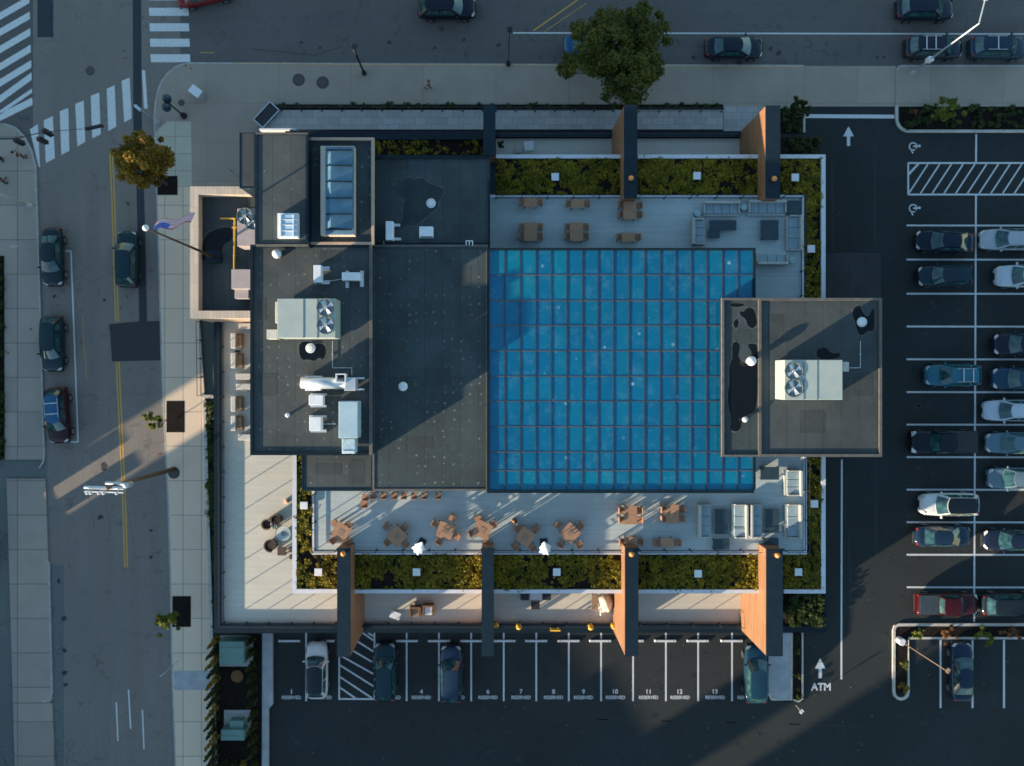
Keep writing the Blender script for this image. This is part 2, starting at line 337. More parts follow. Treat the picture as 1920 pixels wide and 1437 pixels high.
g.pprism([(24,1319),(97,1319),(103,1437),(110,1700),(36,1700)], -.03, .128); g.pprism([(-600,232),(-30.2,232),(-30.2,862),(-600,862)], -.03, .129)
st('sidewalk', g, m_walkW)
def ribbon(mb, pts, w, z0, z1):
    n = len(pts); L_, R_ = [], []
    for i, p in enumerate(pts):
        a = Vector(pts[max(0,i-1)]); b = Vector(pts[min(n-1,i+1)]); d = (b-a).normalized(); nn = Vector((-d.y,d.x))*w/2
        L_.append((p[0]+nn.x,p[1]+nn.y)); R_.append((p[0]-nn.x,p[1]-nn.y))
    for i in range(n-1): mb.pprism([L_[i],L_[i+1],R_[i+1],R_[i]], z0, z1)
g = MB(); ribbon(g, [(1507,123.5),(900,121),(357,118.5)], 3, -.03, .136); ribbon(g, [(3200,123.5),(1692,123.5),(1685,125.5),(1681.5,131)], 3, -.03, .136)
ribbon(g, [(p[0]+1.2,p[1]+.8) for p in corner], 3, -.03, .137); ribbon(g, [(p[0]+1.2,p[1]) for p in east_edge], 3, -.03, .136)
ribbon(g, [(8,232.5),(28,239),(45,257),(58.5,283),(65.5,310),(70.5,440),(76.5,640),(80.5,800),(82.5,850),(80,868),(73,878)], 3, -.03, .137)
ribbon(g, [(84,1050),(91.5,1056),(92,1100),(97,1300),(91,1313),(80,1316)], 3, -.03, .136); st('kerb', g, m_kerb)
g = MB(); ribbon(g, [(1500,126),(1000,123),(620,121),(440,119)], 1.1, .136, .140); st('kerb_paint', g, m_yellow)
g = MB(); ribbon(g, [(383,752),(389,960),(393,1080),(396,1190),(400,1300),(404,1437),(412,1700)], 6, -.03, .25); ribbon(g, [(376,742),(384,744),(400,744)], 6, -.03, .24); st('kerb', g, m_kerbw)
# tree pits, beds
g = MB()
for q in [(295,330,333,366),(312,752,346,811),(323,1118,358,1176)]: g.rect(*q, .14)
g.rect(1687,200,3200,243,.05); g.sheet([(1681,1197),(1681,1300),(1700,1300),(1702,1195)], .10); g.rect(1684,1174,3200,1196,.10); g.rect(398,1190,489,1520,.14)
g.rect(1470,1187,1507,1316,.08); g.rect(1462,200,1506,250,.06)
st('planting_soil', g, m_soil)
g = MB(); g.pprism([(1466,1174),(1546,1174),(1546,1186),(1466,1186)],-.02,.35); g.pprism([(1546,1113),(1550,1113),(1550,1186),(1546.2,1186)],-.02,.35); st('kerb', g, m_dark)
g = MB(); g.sheet([(386,750),(404,750),(412,1180),(398,1180)], .14); g.sheet([(-40,480),(8,480),(9,862),(-40,862)], .14); st('grass_bed', g, m_grassb)
g = MB(); ribbon(g, [(1682,198),(1682,222)]+[(1705+23*math.cos(R(a)),223+23*math.sin(R(a))) for a in (180,160,140,120,100,90)]+[(3200,246)], 5, -.02, .15)
ribbon(g, [(1704,1300)]+[(1690+13.5*math.cos(R(a)),1298+13.5*math.sin(R(a))) for a in (0,30,60,90,120,150,180)]+[(1676.5,1182),(1679,1175),(1686,1172),(3200,1171)], 5, -.02, .15)
ribbon(g, [(1704,1298),(1704,1197),(3200,1197)], 4, -.02, .148); ribbon(g, [(1508,248),(1508,216)], 4, -.02, .15)
ribbon(g, [(1441,1300),(1447,1312),(1484,1313),(1484.5,1187)], 4, -.02, .15); ribbon(g, [(1505,1187),(1505,1311),(1498,1316),(1488,1313)], 3, -.02, .15)
st('kerb', g, m_kerbw)
g = MB(); g.pprism([(1441,1187),(1483,1187),(1483,1312),(1448,1312),(1441,1300)], -.02, .13); st('concrete_pad', g, m_conc)
g = MB(); g.pprism([(492,1188),(511,1188),(511,1322),(503,1330),(503,1700),(490,1700)], -.02, .3); st('retaining_kerb', g, m_conc)
g = MB(); g.pprism([(412,1192),(474,1192),(474,1250),(412,1250)], .1, .22); g.pprism([(420,1332),(471,1332),(471,1372),(420,1372)], .1, .22); st('equipment_pad', g, m_kerb)
# ------------------------------------------------------------------ markings
g = MB()
rt = [-8,22,53,84,113,136,166,183]; lb = [38,68,100,132,162,192,214,226]; th = [14,14,14,14,14,14,8,14]
for a, b, h in zip(rt, lb, th):
    s0 = (a+h-b)/56; g.sheet([(-60,b-h-60*s0*1.0),(55+a*.03,a),(55+(a+h)*.03,a+h),(-60,b-60*s0)], .008)
for q in [[(56,243),(71,233),(75,314),(72,312)],[(82,226),(99,218),(103,297),(86,306)],[(112,209),(128,203),(130,283),(115,291)],[(141,195),(157,189),(160,266),(145,275)],
          [(170,180),(186,174),(189,252),(173,260)],[(200,167),(215,160),(218,238),(203,246)],[(228,152),(243,146),(247,222),(233,230)],[(266,132),(272,132),(277,204),(270,204)]]: g.sheet(q, .008)
for i in range(5): y = 15+29*i-29; g.sheet([(278+i,y),(352+i,y),(353+i,y+15),(279+i,y+15)], .008)
st('crosswalk_marking', g, m_white)
g = MB()
for a, b in [((122,471),(134,471)),((133,471),(146.5,829)),((132,829),(147,829)),((218,1317),(221,1390)),((241,1293),(245,1367)),((267,1331),(270,1405)),((962,62),(3200,67)),((186,960),(190,1010))][:7]: g.line(a, b, 2.6, .008)
for a, b in [((70,355),(75,600)),((1058,700),(1058,701))][:0]: g.line(a,b,2,.008)
st('lane_marking', g, m_white)
g = MB()
for dx in (0, 5):
    for a, b in [((206,285),(210,380)),((210,380),(215,540)),((215,540),(217,603)),((218,679),(222,760)),((222,760),(228,890)),((228,890),(231,960)),((231,960),(234,1065))]: g.line((a[0]+dx,a[1]),(b[0]+dx,b[1]), 2.3, .009)
g.line((1000,58),(1092,-6),2.2,.008); g.line((1020,60),(1100,6),1.0,.008); g.line((155,590),(157,640),1,.008); g.line((157,640),(163,712),1,.008); g.line((375,99),(402,99),1.2,.008)
st('centre_line_marking', g, m_yellow)
g = MB(); rr = random.Random(3)
for (x, y) in [(283,505),(282,540),(240,555),(228,575),(155,580),(152,640),(108,572),(15,660),(60,615),(287,690),(298,595),(235,108),(233,95),(349,121),(357,127),(298,850)]:
    for k in range(3): a = rr.random()*3.1; d = 3+rr.random()*3; g.line((x,y),(x+math.cos(a)*d,y+math.sin(a)*d), 1.0, .145 if x>300 or x<66 else .010)
st('utility_marking', g, m_redp)
# tar repairs and scuffs
g = MB(); rr = random.Random(9)
def blot(mb, x, y, r, z, n=14, j=.35, el=1.0, seed=0):
    rq = random.Random(seed or int(x*7+y)); ph = [rq.random()*6.3 for _ in range(4)]
    pts = []
    for i in range(n):
        a = 2*math.pi*i/n; q = 1+j*(.5*math.sin(2*a+ph[0])+.3*math.sin(3*a+ph[1])+.3*math.sin(5*a+ph[2])+.2*math.sin(7*a+ph[3])); pts.append((x+r*q*math.cos(a)*el, y+r*q*math.sin(a)))
    mb.sheet(pts, z)
for (x,y,r) in [(120,1160,5),(121,1220,4),(121,1262,5),(123,1284,4),(110,1090,4),(195,875,7),(283,995,3),(283,1045,3.5),(188,970,5),(730,80,4),(870,75,3),(935,85,4),(815,90,3),(1300,108,4),(1460,100,5),(1445,92,4),(1645,108,3),(1657,107,3),(1385,120,7),(240,382,3),(196,563,3),(102,556,3),(565,80,3),(600,90,3)]: blot(g, x, y, r, .0065)
g.line((470,92),(590,104),1.2,.0065); g.line((590,104),(640,88),1.0,.0065); g.line((0,1172),(20,1164),1.0,.0165)
st('tar_stain', g, m_patch)
z = .008; g = MB()
for y in (423,487,551,612.5,674,735.5,796.5,857.5,918.5,979.5,1040.5,1101.5): g.line((1700,y),(3000,y+2),3.2,z)
g.line((1830.5,252),(1830,306),3.2,z); g.line((1830,366),(1826.5,1166),3.2,z+.001)
for a, b in [((1702,306),(3000,306)),((1702,365),(3000,366)),((1703,306),(1703,365))]: g.line(a,b,3.2,z)
g.sheet([(1704,330),(1704,324),(1719,308),(1724,308)], z)
for i in range(24): x = 1704+22*i; g.line((x,363),(x+36,308),2.6,z+.0005)
g.line((1508,218),(1677,219),7,z)
for (x, y) in [(1591,255),(1538,1253)]: g.sheet([(x-3,y+19),(x-3,y+1),(x-10,y+1),(x,y-18),(x+10,y+1),(x+3,y+1),(x+3,y+19)], z)
g.line((1578.5,850),(1577.5,1274),3.2,z)
for x in (1763.5,1823.5,1882.5): g.line((x,1200),(x,1328),3.6,z)
for x, y0 in [(574,1187),(762.5,1187),(823,1187),(883.5,1187),(944.5,1187),(1005.5,1187),(1066.5,1187),(1127,1187),(1187,1187),(1248.5,1187),(1309,1187),(1372.5,1187)]:
    g.line((x,y0),(x,1315),3,z)
g.line((636,1187),(636,1312),3,z); g.line((702,1187),(702,1312),3,z); g.line((634.5,1311),(703.5,1311),3,z+.001)
for a, b in [((680,1187),(700,1201)),((670,1203),(700,1222)),((661,1220),(700,1243)),((641,1231),(700,1264)),((638,1248),(700,1287)),((638,1270),(697,1309)),((638,1290),(667,1310)),((690,1187),(700,1193))]: g.line(a,b,3,z+.0005)
st('stall_marking', g, m_whitel)
def wc(mb, x, y):                               # wheelchair symbol lying along the stall
    pr = None
    for i in range(11):
        a = R(60+i*27); q = (x-1+7*math.cos(a), y+7*math.sin(a))
        if pr: mb.line(pr, q, 2.4, .0085)
        pr = q
    mb.line((x-1,y),(x+11,y-1),2.6,.009); mb.sheet([(x+11+2.6*math.cos(R(i*45)),y-1+2.6*math.sin(R(i*45))) for i in range(8)],.0095)
    mb.line((x+5,y-5),(x+5,y+4),2.0,.0088); mb.line((x-4,y+8),(x-1,y+13),2.2,.0088)
for (x, y) in [(1713,275),(1713,391)]:
    g = MB(); wc(g, x, y); st('accessible_stall_symbol', g, m_whitel)
def text(word, px, py, hpx, z=.0085, wide=None, bold=.0):
    cu = bpy.data.curves.new('txt','FONT'); cu.body = word; cu.size = 1; cu.align_x = 'CENTER'; cu.align_y = 'CENTER'; cu.offset = bold
    o = bpy.data.objects.new('stall_lettering', cu); C.objects.link(o); bpy.context.view_layer.update()
    me = bpy.data.meshes.new_from_object(o.evaluated_get(bpy.context.evaluated_depsgraph_get())); bpy.data.objects.remove(o)
    ys = [v.co.y for v in me.vertices]; xs = [v.co.x for v in me.vertices]
    k = hpx*S/(max(ys)-min(ys)); kx = k if not wide else wide*S/(max(xs)-min(xs)); cy = (max(ys)+min(ys))/2; cx_ = (max(xs)+min(xs))/2
    for v in me.vertices: v.co = Vector(((v.co.x-cx_)*kx, (v.co.y-cy)*k, 0))
    me.materials.append(m_whitel); p = W(px,py,z); b = bpy.data.objects.new('stall_lettering', me); C.objects.link(b); b.location = p; tag(b, kind='structure')
for n_, x in [('I',546.5),('4',790),('6',915),('7',977),('8',1038),('9',1094),('10',1154),('11',1216),('12',1275),('13',1341)]:
    text(n_, x, 1297, 8.5, wide={'I':1.8}.get(n_), bold=0 if n_=='I' else .02); text('RESERVED', x, 1308, 6.5, wide=36, bold=.02)
for x in (604,733,853,1401): text('RESERVED', x, 1308, 6.5, wide=36, bold=.02)
for n_, x in [('2',604),('3',733),('5',853),('14',1403)]: text(n_, x, 1297, 8.5, bold=.02)
text('ATM', 1539, 1288, 14.5, wide=37, bold=.03)
# ------------------------------------------------------------------ unseen neighbours, guessed and placed so their long shadows reach the frame
def at_uv(u, v):                                # shadow coordinates in picture px around the frame centre
    x = u*math.cos(AZ)-v*math.sin(AZ); y = u*math.sin(AZ)+v*math.cos(AZ); return Vector((x*S+(960-CX)*S, y*S-(718-CY)*S, 0))
m_nb = plain('neighbour_brick', (.28,.16,.11), (.22,.12,.09), 2, .9); m_nw = plain('neighbour_window_glass', (.04,.05,.06), None, 2, .1)
def neighbour(u, v0, v1, h, depth, label):
    c = at_uv(u, (v0+v1)/2); w = abs(v1-v0)*S; o = thing('shadow_neighbour', label, 'building', (c.x,c.y,0), AZ)
    b = MB(); b.box((-depth/2,0,h/2-.4), (depth,w,h-.8)); b.build('wall', m_nb, o)
    b = MB(); b.box((-depth/2,0,h-.65),(depth-.6,w-.6,.5)); b.box((-.15,0,h-.4),(.3,w,.8)); b.box((-depth+.15,0,h-.4),(.3,w,.8))
    for s in (-1,1): b.box((-depth/2,s*(w/2-.15),h-.4),(depth-.6,.3,.8))
    b.build('roof', m_mem2, o)
    nwi = max(2,int(w/3.2)); nf = max(1,int((h-1)/3.2))
    for f in range(nf):
        for i in range(nwi):
            q = MB(); q.box((.03,-w/2+(i+.5)*w/nwi,1.9+f*3.2),(.1,1.3,1.7)); q.build('window', m_nw, o)
neighbour(-1430, 320, 354, 10.5, 10, 'unseen low brick building added for its shorter shadow')  # added low, so its shadow stays below the west deck
neighbour(-1430, 350, 562, 16.8, 10, 'unseen brick building placed to shade the north street')
neighbour(-1500, 560, 1500, 17.4, 12, 'unseen long brick row placed to shade the north west crossing')
neighbour(-1420, -176, 232, 9.3, 9, 'unseen low brick building placed to shade the west street and walk')
neighbour(-1380, -424, -172, 9.6, 9, 'unseen low brick building placed for its shadow, south of the west street')
neighbour(-1250, -550, -420, 9.3, 8, 'unseen narrow brick building placed to shade the lot from the south west')
neighbour(-900, -694, -545, 6.6, 8, 'unseen small brick building placed to shade the reserved stalls')
neighbour(-1150, -790, -690, 11.5, 8, 'unseen brick building placed to shade the lot from the south')
neighbour(-1150, -1500, -842, 17.0, 14, 'unseen tall brick building placed to shade the lower right lot')
neighbour(-990, 226, 330, 1.3, 4, 'unseen low brick block added to shade the left street edge')  # unseen, added only to shade the left end of the street
# ------------------------------------------------------------------ main building
ZD, ZS, ZF, ZC, ZU, ZB, ZR, ZG = 3.0, 7.3, 9.3, 11.4, 12.6, 13.7, 12.4, 11.5
bl = thing('office_building', 'large flat-roofed commercial building with glass atrium roof and terraces', 'building', W(940,700,0))
O = bl.location
def mb(): return MB(O)
def part(name, m, mat, **k): return m.build(name, mat, bl, **k)
# podium and lower deck
m = mb(); m.pprism([(401,598),(560,598),(560,247),(1463,247),(1463,290),(1505,290),(1505,1085),(1467,1085),(1467,1187),(401,1187)], 0, ZD-.01); part('podium_wall', m, m_dark)
m = mb(); m.pprism([(413,600),(560,600),(560,1100),(1466,1100),(1466,1172),(413,1172)], ZD-.02, ZD+.03); m.pprism([(930,260),(1430,260),(1430,300),(930,300)], ZD-.02, ZD+.03); part('lower_deck', m, m_deck)
m = mb()                                             # raised kerb round the deck
m.pprism([(402,600),(413,600),(413,1172),(1467,1172),(1467,1187),(402,1187)],ZD-.02,ZD+.44); part('deck_kerb', m, m_dark)
m = mb(); m.pbox(705,247,1440,256,ZD-.02,ZD+.34); part('deck_kerb', m, m_dark)
m = mb(); m.pbox(413.4,602,420,1171,ZD+.03,ZD+.12); m.pbox(420.4,1166,1466,1171.8,ZD+.03,ZD+.12); part('deck_edge_trim', m, m_kerb)
# first floor volume
m = mb(); m.pprism([(548,852),(548,1112),(1546,1112),(1546,291),(560,291),(560,852)], ZD+.03, ZS-.02); part('first_floor_wall', m, m_slate)
m = mb(); m.pbox(535,246,908,262,ZD,ZS-.5); m.pbox(700,262.2,908,294,ZD,ZS-.8); part('north_wall', m, m_dark)
m = mb()
for q in [(548,852,556,1105),(548,1105.1,633,1113),(658,1106,905,1113),(925,1106,1172,1113),(1196,1106,1433,1113),(1470,1106,1540,1113.2),(1540.1,290,1548,1113.2),(930,290,1170,297),(1196,290,1427,297),(1463,290,1540,297)]: m.pbox(*q, ZS-.3, ZS+.22)
part('parapet_edge', m, m_cope)
m = mb()
for q in [(585,915,1512,1040),(1410,470,1507,560),(1410,850,1512,914.9),(918,366,1507,469.9)]: m.pbox(*q, ZS-.1, ZS+.10)
part('upper_terrace', m, m_deck2)
m = mb()
for q in [(584.5,915,590,1034.8),(584.5,1035,1513,1040.2),(1507,850,1513,1034.8),(918,365.5,1508,371),(1502,371.2,1507.5,560)]: m.pbox(*q, ZS-.05, ZS+.16)
part('terrace_edge_trim', m, m_cope)
# central block
m = mb(); m.pprism([(565,800),(697,800),(697,460),(914,460),(914,920),(565,920)], ZS, ZC-.1); m.pprism([(701,296),(918,296),(918,459),(701,459)], ZS-.8, ZC-.55); part('central_wall', m, m_slate)
def roof(x0,y0,x1,y1,z,mat,rim=5,rimh=.14,rm=m_rim,name='roof',sides='NSEW'):
    q = mb(); q.pbox(x0+rim,y0+rim,x1-rim,y1-rim,z-.12,z); r_ = part(name, q, mat)
    e = mb()
    e.pbox(x0,y0,x1,y0+rim,z-.2,z+rimh); e.pbox(x0,y1-rim,x1,y1,z-.2,z+rimh); e.pbox(x0,y0+rim+.05,x0+rim,y1-rim-.05,z-.2,z+rimh); e.pbox(x1-rim,y0+rim+.05,x1,y1-rim-.05,z-.2,z+rimh)
    return e.build('roof_edge', rm, r_)
roof(698,459,915,921,ZC,m_mem2,4,.05)
roof(565,840,700,921,ZC-.03,m_mem,4,.05,m_slate)
roof(699,294,919,459.5,ZC-.4,m_mem2,4,.1,m_dark)
# west upper block
m = mb(); m.pbox(470,460,697,853,ZC-1.5,ZU-.15); m.pbox(578,262,699,460,ZC-1.5,ZU-.15); m.pbox(479,250,578,462,ZC-6,ZB-.15); m.pbox(450,250,478.5,352,ZC-6,ZB-.3); m.pbox(470,460.2,560,853,ZD,ZC-1.52); part('upper_wall', m, m_slate)
roof(469,459,698,854,ZU,m_mem,5,.15,m_dark)
m = mb(); m.pbox(692,459,698.2,853.8,ZU,ZU+.19); part('roof_edge', m, m_rim)
roof(574,258,701,459,ZU-.02,m_mem2,5,.2,m_brickp)
roof(478,249,577,461,ZB,m_mem,4,.08,m_slate)
roof(449,249,478,353,ZB-.15,m_mem,1.5,.03,m_slate)
m = mb(); m.pbox(479,458,577.2,461.2,ZB-.12,ZB+.11); m.pbox(479,249,577,252,ZB-.12,ZB+.10); part('roof_edge', m, m_rim)
m = mb(); m.pbox(486,241,553,244,ZD+3,ZD+3.6); part('lit_parapet_strip', m, m_cope)  # white strip added to stand for light along the parapet
# small west block
m = mb(); m.pprism([(358,351),(482,351),(482,597),(358,597)], 0, 7.25); part('west_wing_wall', m, m_brickp)
m = mb(); m.pbox(366,358,482,590,7.25,7.3); part('west_wing_roof', m, m_mem2)
m = mb(); m.pbox(356,350,372,597,7.2,8.1); m.pbox(372.1,350,486,365,7.2,8.1); m.pbox(372.1,583,486,597,7.2,8.1); part('west_wing_parapet', m, m_beige)
# right block over the drive lane
m = mb(); m.pbox(1355,560,1653,856,7.0,ZR-.15); m.pbox(1432,560,1545,856,.0,7.0); part('east_block_wall', m, m_slate)
roof(1354,559,1426,857,ZR-.05,m_mem2,4,.12,m_rim)
roof(1423,559,1654,857,ZR,m_mem,5,.14,m_rim)
m = mb(); m.pbox(1500,472,1655,862,4.6,5.1); cn = part('drive_canopy', m, m_dark)
m = mb(); m.pbox(1502,474,1653,860,5.1,5.13); m.build('canopy_roof', m_mem3, cn)
m = mb()
for (x,y) in [(1600,500),(1600,640),(1600,800)]: a = W(x,y,0); m.box((a.x,a.y,2.3),(.5,.5,4.6))
m.build('canopy_column', m_dark, cn)
# atrium glass roof
gx0, gx1, gy0, gy1 = 915, 1413, 468, 921
m = mb(); m.pbox(gx0+2,gy0+1,gx1,gy1,ZS,ZG-.3); part('atrium_wall', m, m_dark)
m = mb(); rows = [470,516,564.5,611,658.5,706,753,800.5,848,883,919]
cols = [917+i*29.15 for i in range(18)]
rg = random.Random(4)
for j in range(len(rows)-1):
    for i in range(17):
        a, b = W(cols[i],rows[j],ZG+.04), W(cols[i+1] if i < 16 else 1412,rows[j+1],ZG+.04); e = rg.uniform(-.012,.012)
        m.add([(a.x,b.y,ZG+.04),(b.x,b.y,ZG+.04+e),(b.x,a.y,ZG+.04),(a.x,a.y,ZG+.04-e)], [(0,1,2,3)], (3 if (j<2 and i<5 and rg.random()<.8) else rg.choice((0,0,1,2)) if j<9 else rg.choice((0,2,2,3))))
gl = part('atrium_glass', m, m_ag)
m = mb()
for x in cols: m.pbox(x-1.0,470,x+1.0,919,ZG-.1,ZG+.085)
m.build('glazing_bar', m_mull, gl)
m = mb()
for y in rows[1:-1]: m.pbox(917,y-(1.1 if y!=564.5 else 1.6),1412,y+1.1,ZG-.1,ZG+.07)
m.build('glazing_bar', m_mull2, gl)
m = mb()
for q in [(913,465,1417,469.5),(913,919.5,1414,925),(1412.5,469.6,1417,919.4),(913,469.6,916.5,919.4)]: m.pbox(*q, ZG-.4, ZG+.2)
part('atrium_frame', m, m_dark)
# ramp along the north side
g = MB(); g.pprism([(525,206),(1356,206),(1356,243),(486,243),(497,232)], -.02, .75); st('ramp_path', g, m_paver)
g = MB(); g.pprism([(1357,200),(1463,200),(1463,246),(1357,246)], -.02, .14); st('entry_path', g, m_paver)
g = MB(); g.rect(515,196,1356,205,.15); st('planting_soil', g, m_soil)
# puddles on the roofs
m_silt = plain('silt_ring', (.085,.085,.075), (.060,.066,.062), 2.5, .9); m_damp = plain('damp_membrane', (.010,.016,.018), (.022,.032,.034), 1.2, .3)
def puddle(pts, z, nm='puddle', mt=None):
    cx_ = sum(p[0] for p in pts)/len(pts); cy_ = sum(p[1] for p in pts)/len(pts); rq = random.Random(int(cx_)); R_ = []
    for k, p in enumerate(pts):
        d = Vector((p[0]-cx_,p[1]-cy_)); L_ = d.length; f = 1+(2.2+1.6*math.sin(k*1.3))/max(L_,4); R_.append((cx_+d.x*f,cy_+d.y*f))
    g = MB(); g.sheet(R_, z-.003); st('silt_stain', g, m_silt)
    g = MB(); g.sheet(pts, z); st(nm, g, mt or m_pud)
def smooth_poly(pts, it=2):
    for _ in range(it):
        q = []
        for i in range(len(pts)):
            a, b = pts[i], pts[(i+1)%len(pts)]; q += [(a[0]*.75+b[0]*.25, a[1]*.75+b[1]*.25), (a[0]*.25+b[0]*.75, a[1]*.25+b[1]*.75)]
        pts = q
    return pts
puddle(smooth_poly([(733,350),(744,346),(747,332),(752,343),(764,331),(775,338),(795,332),(800,344),(830,352),(834,362),(820,378),(822,390),(806,400),(790,415),(778,424),(764,422),(752,436),(750,420),(757,404),(754,388),(762,374),(744,366)]), ZC-.393, 'damp_patch', m_damp)
puddle(smooth_poly([(1366,569),(1372,576),(1392,576),(1398,569)]), ZR-.043)
puddle(smooth_poly([(1386,583),(1394,586),(1400,577),(1412,578),(1417,590),(1420,608),(1412,617),(1402,612),(1398,598),(1388,592)]), ZR-.043)
puddle(smooth_poly([(1375,604),(1382,597),(1386,606),(1381,617),(1376,612)]), ZR-.043)
puddle(smooth_poly([(1372,645),(1380,640),(1387,646),(1386,658),(1383,668),(1396,684),(1400,672),(1412,664),(1404,652),(1402,645),(1414,645),(1421,648),(1421,770),(1402,778),(1392,786),(1388,806),(1380,810),(1368,806),(1372,790),(1366,765),(1364,740),(1368,722),(1367,690),(1374,668)]), ZR-.043)
puddle(smooth_poly([(562,642),(580,640),(584,646),(606,644),(612,656),(607,676),(598,670),(590,678),(578,674),(566,676),(560,660)],1), ZU+.007)
puddle(smooth_poly([(1600,577),(1612,572),(1616,584),(1628,598),(1637,576),(1640,584),(1640,622),(1626,620),(1618,630),(1608,626),(1604,604),(1598,592)]), ZR+.007)
puddle(smooth_poly([(385,440),(400,432),(420,426),(436,428),(436,452),(420,456),(410,490),(380,492),(376,470)]), 7.308)
puddle(smooth_poly([(1530,655),(1548,650),(1560,664),(1578,662),(1570,674),(1532,674)]), ZR+.007)
# roof patches, conduits, drains, lot wear
m_rp = membrane('patched_membrane', (.050,.060,.060), False)
g = MB()
for q in [(482,560,500,600),(486,700,520,742),(600,470,640,492)]: g.rect(*q, ZU+.006)
for q in [(760,820,812,842),(850,500,884,540),(820,690,846,720),(720,640,760,662)]: g.rect(*q, ZC+.006)
for q in [(1500,770,1548,812),(1600,700,1636,742),(1440,590,1470,640)]: g.rect(*q, ZR+.006)
for q in [(730,300,770,318),(850,420,890,444)]: g.rect(*q, ZC-.394)
for q in [(590,870,640,890),(654,862,684,908)]: g.rect(*q, ZC-.024)
st('roof_patch', g, m_rp)
def conduit(pts, z, label):
    P = [W(x,y,z) for x,y in pts]; o = thing('conduit', label, 'conduit', P[0], 0, 'thin pipes lying on the roofs'); q = MB(P[0])
    for a,b in zip(P[:-1],P[1:]): q.tube(a+Vector((0,0,.1)),b+Vector((0,0,.1)),.025,None,6)
    q.build('pipe', m_galv, o); q = MB(P[0])
    for a,b in zip(P[:-1],P[1:]):
        n = max(1,int((b-a).length/1.6))
        for i in range(n): p = a.lerp(b,(i+.5)/n); q.box((p.x,p.y,z+.04),(.2,.12,.08))
    q.build('support_block', m_hvd, o)
conduit([(624,640),(624,690),(660,690),(660,704)], ZU, 'thin pipe from the large west unit to the metal duct'); conduit([(600,531),(641,524)], ZU, 'thin pipe linking the two small west condensers')
conduit([(720,452),(720,462),(700,462)], ZC-.4, 'thin pipe at the step below the north condenser'); conduit([(1592,690),(1612,690),(1612,640)], ZR, 'thin pipe right of the cream unit'); conduit([(606,795),(630,795)], ZU, 'thin pipe between the white box and the tall vent box')
g = MB(); rr = random.Random(21)
for _ in range(46):
    x = rr.choice([610+61*k for k in range(13)])+rr.uniform(-12,12)-30; blot(g, x, rr.uniform(1210,1290), rr.uniform(1.5,4.5), .0062, 10, .4, rr.uniform(.6,1.2), rr.randint(1,9999))
for _ in range(50): blot(g, rr.choice((1765,1885))+rr.uniform(-45,40), rr.choice([455+61.2*k for k in range(12)])+rr.uniform(-14,14), rr.uniform(1.5,5), .0062, 10, .4, rr.uniform(.7,1.6), rr.randint(1,9999))
for _ in range(30): blot(g, rr.uniform(520,1900), rr.uniform(1330,1437), rr.uniform(1.5,5), .0062, 10, .4, 1.6, rr.randint(1,9999))
st('oil_stain', g, plain('oil_stain', (.010,.011,.012), None, 6, .5))
g = MB()
for x0,y0,x1,y1 in [(1560,300,1562,540),(1640,260,1643,1180),(1592,1010,1598,1240)]: g.line((x0,y0),(x1,y1),3.0,.0058)
for k in range(5): g.line((1000+k*120,1346+k*3),(1140+k*120,1350+k*3),2.0,.0058)
st('asphalt_seam', g, plain('asphalt_seam', (.017,.019,.020), None, 3, .7))
g = MB(); rr = random.Random(31)
for _ in range(150):
    x,y = rr.uniform(520,1900),rr.uniform(880,1437)
    if x<1550 and y<1195: continue
    blot(g, x, y, rr.uniform(.3,.8), .0095, 6, .2, 1, rr.randint(1,9999))
tag(g.build('litter', m_kerb), 'tiny pale scraps of litter and leaves on the asphalt', 'litter', None, 'stuff')
# ------------------------------------------------------------------ fin walls
def fin(x0,y0,x1,y1,label,lamp=None,z=ZF,g='tall wooden fin walls framing the terraces'):
    a, b = W(x0,y0,z), W(x1,y1,z); c = ((a.x+b.x)/2,(a.y+b.y)/2,0)
    o = thing('fin_wall', label, 'wall', c, 0, g)
    q = MB(c); q.pbox(x0,y0,x1,y1,0,z-.12) if 0 else q.box(((a.x+b.x)/2,(a.y+b.y)/2,(z-.12)/2),(abs(b.x-a.x)-.03,abs(b.y-a.y)-.03,z-.12)); q.build('wood_cladding', m_wood, o)
    q = MB(c); q.box(((a.x+b.x)/2,(a.y+b.y)/2,z-.06),(abs(b.x-a.x),abs(b.y-a.y),.12)); q.build('metal_cap', m_slate, o)
    if lamp:
        p = W(lamp[0],lamp[1],z+.15); q = MB(c); q.lathe((p.x,p.y,z),[(.12,0),(.10,.06),(.06,.08)],10); bs = q.build('lamp_base', m_blackm, o)
        q = MB(c); q.ball((p.x,p.y,z+.24),.20); q.build('globe', m_orange, bs, smooth=True)
fin(632,1028,657,1232,'fin wall at the left end of the south terrace with orange globe',(644,1038))
fin(903,1027,926,1231,'fin wall on the south side left of centre, no globe on top')
fin(1172,1027,1197,1231,'fin wall above stall 10 on the south side with orange globe',(1184,1039))
fin(1437,1030,1468,1231,'rightmost south fin wall beside the dark blue parked car',(1457,1041))
fin(906,197,929,292,'short north fin wall at the left end of the planted roof')
fin(1170,197,1195,372,'north fin wall under the big street tree with orange globe',(1183,335))
fin(1436,198,1463,372,'rightmost north fin wall with orange globe near its end',(1451,336))
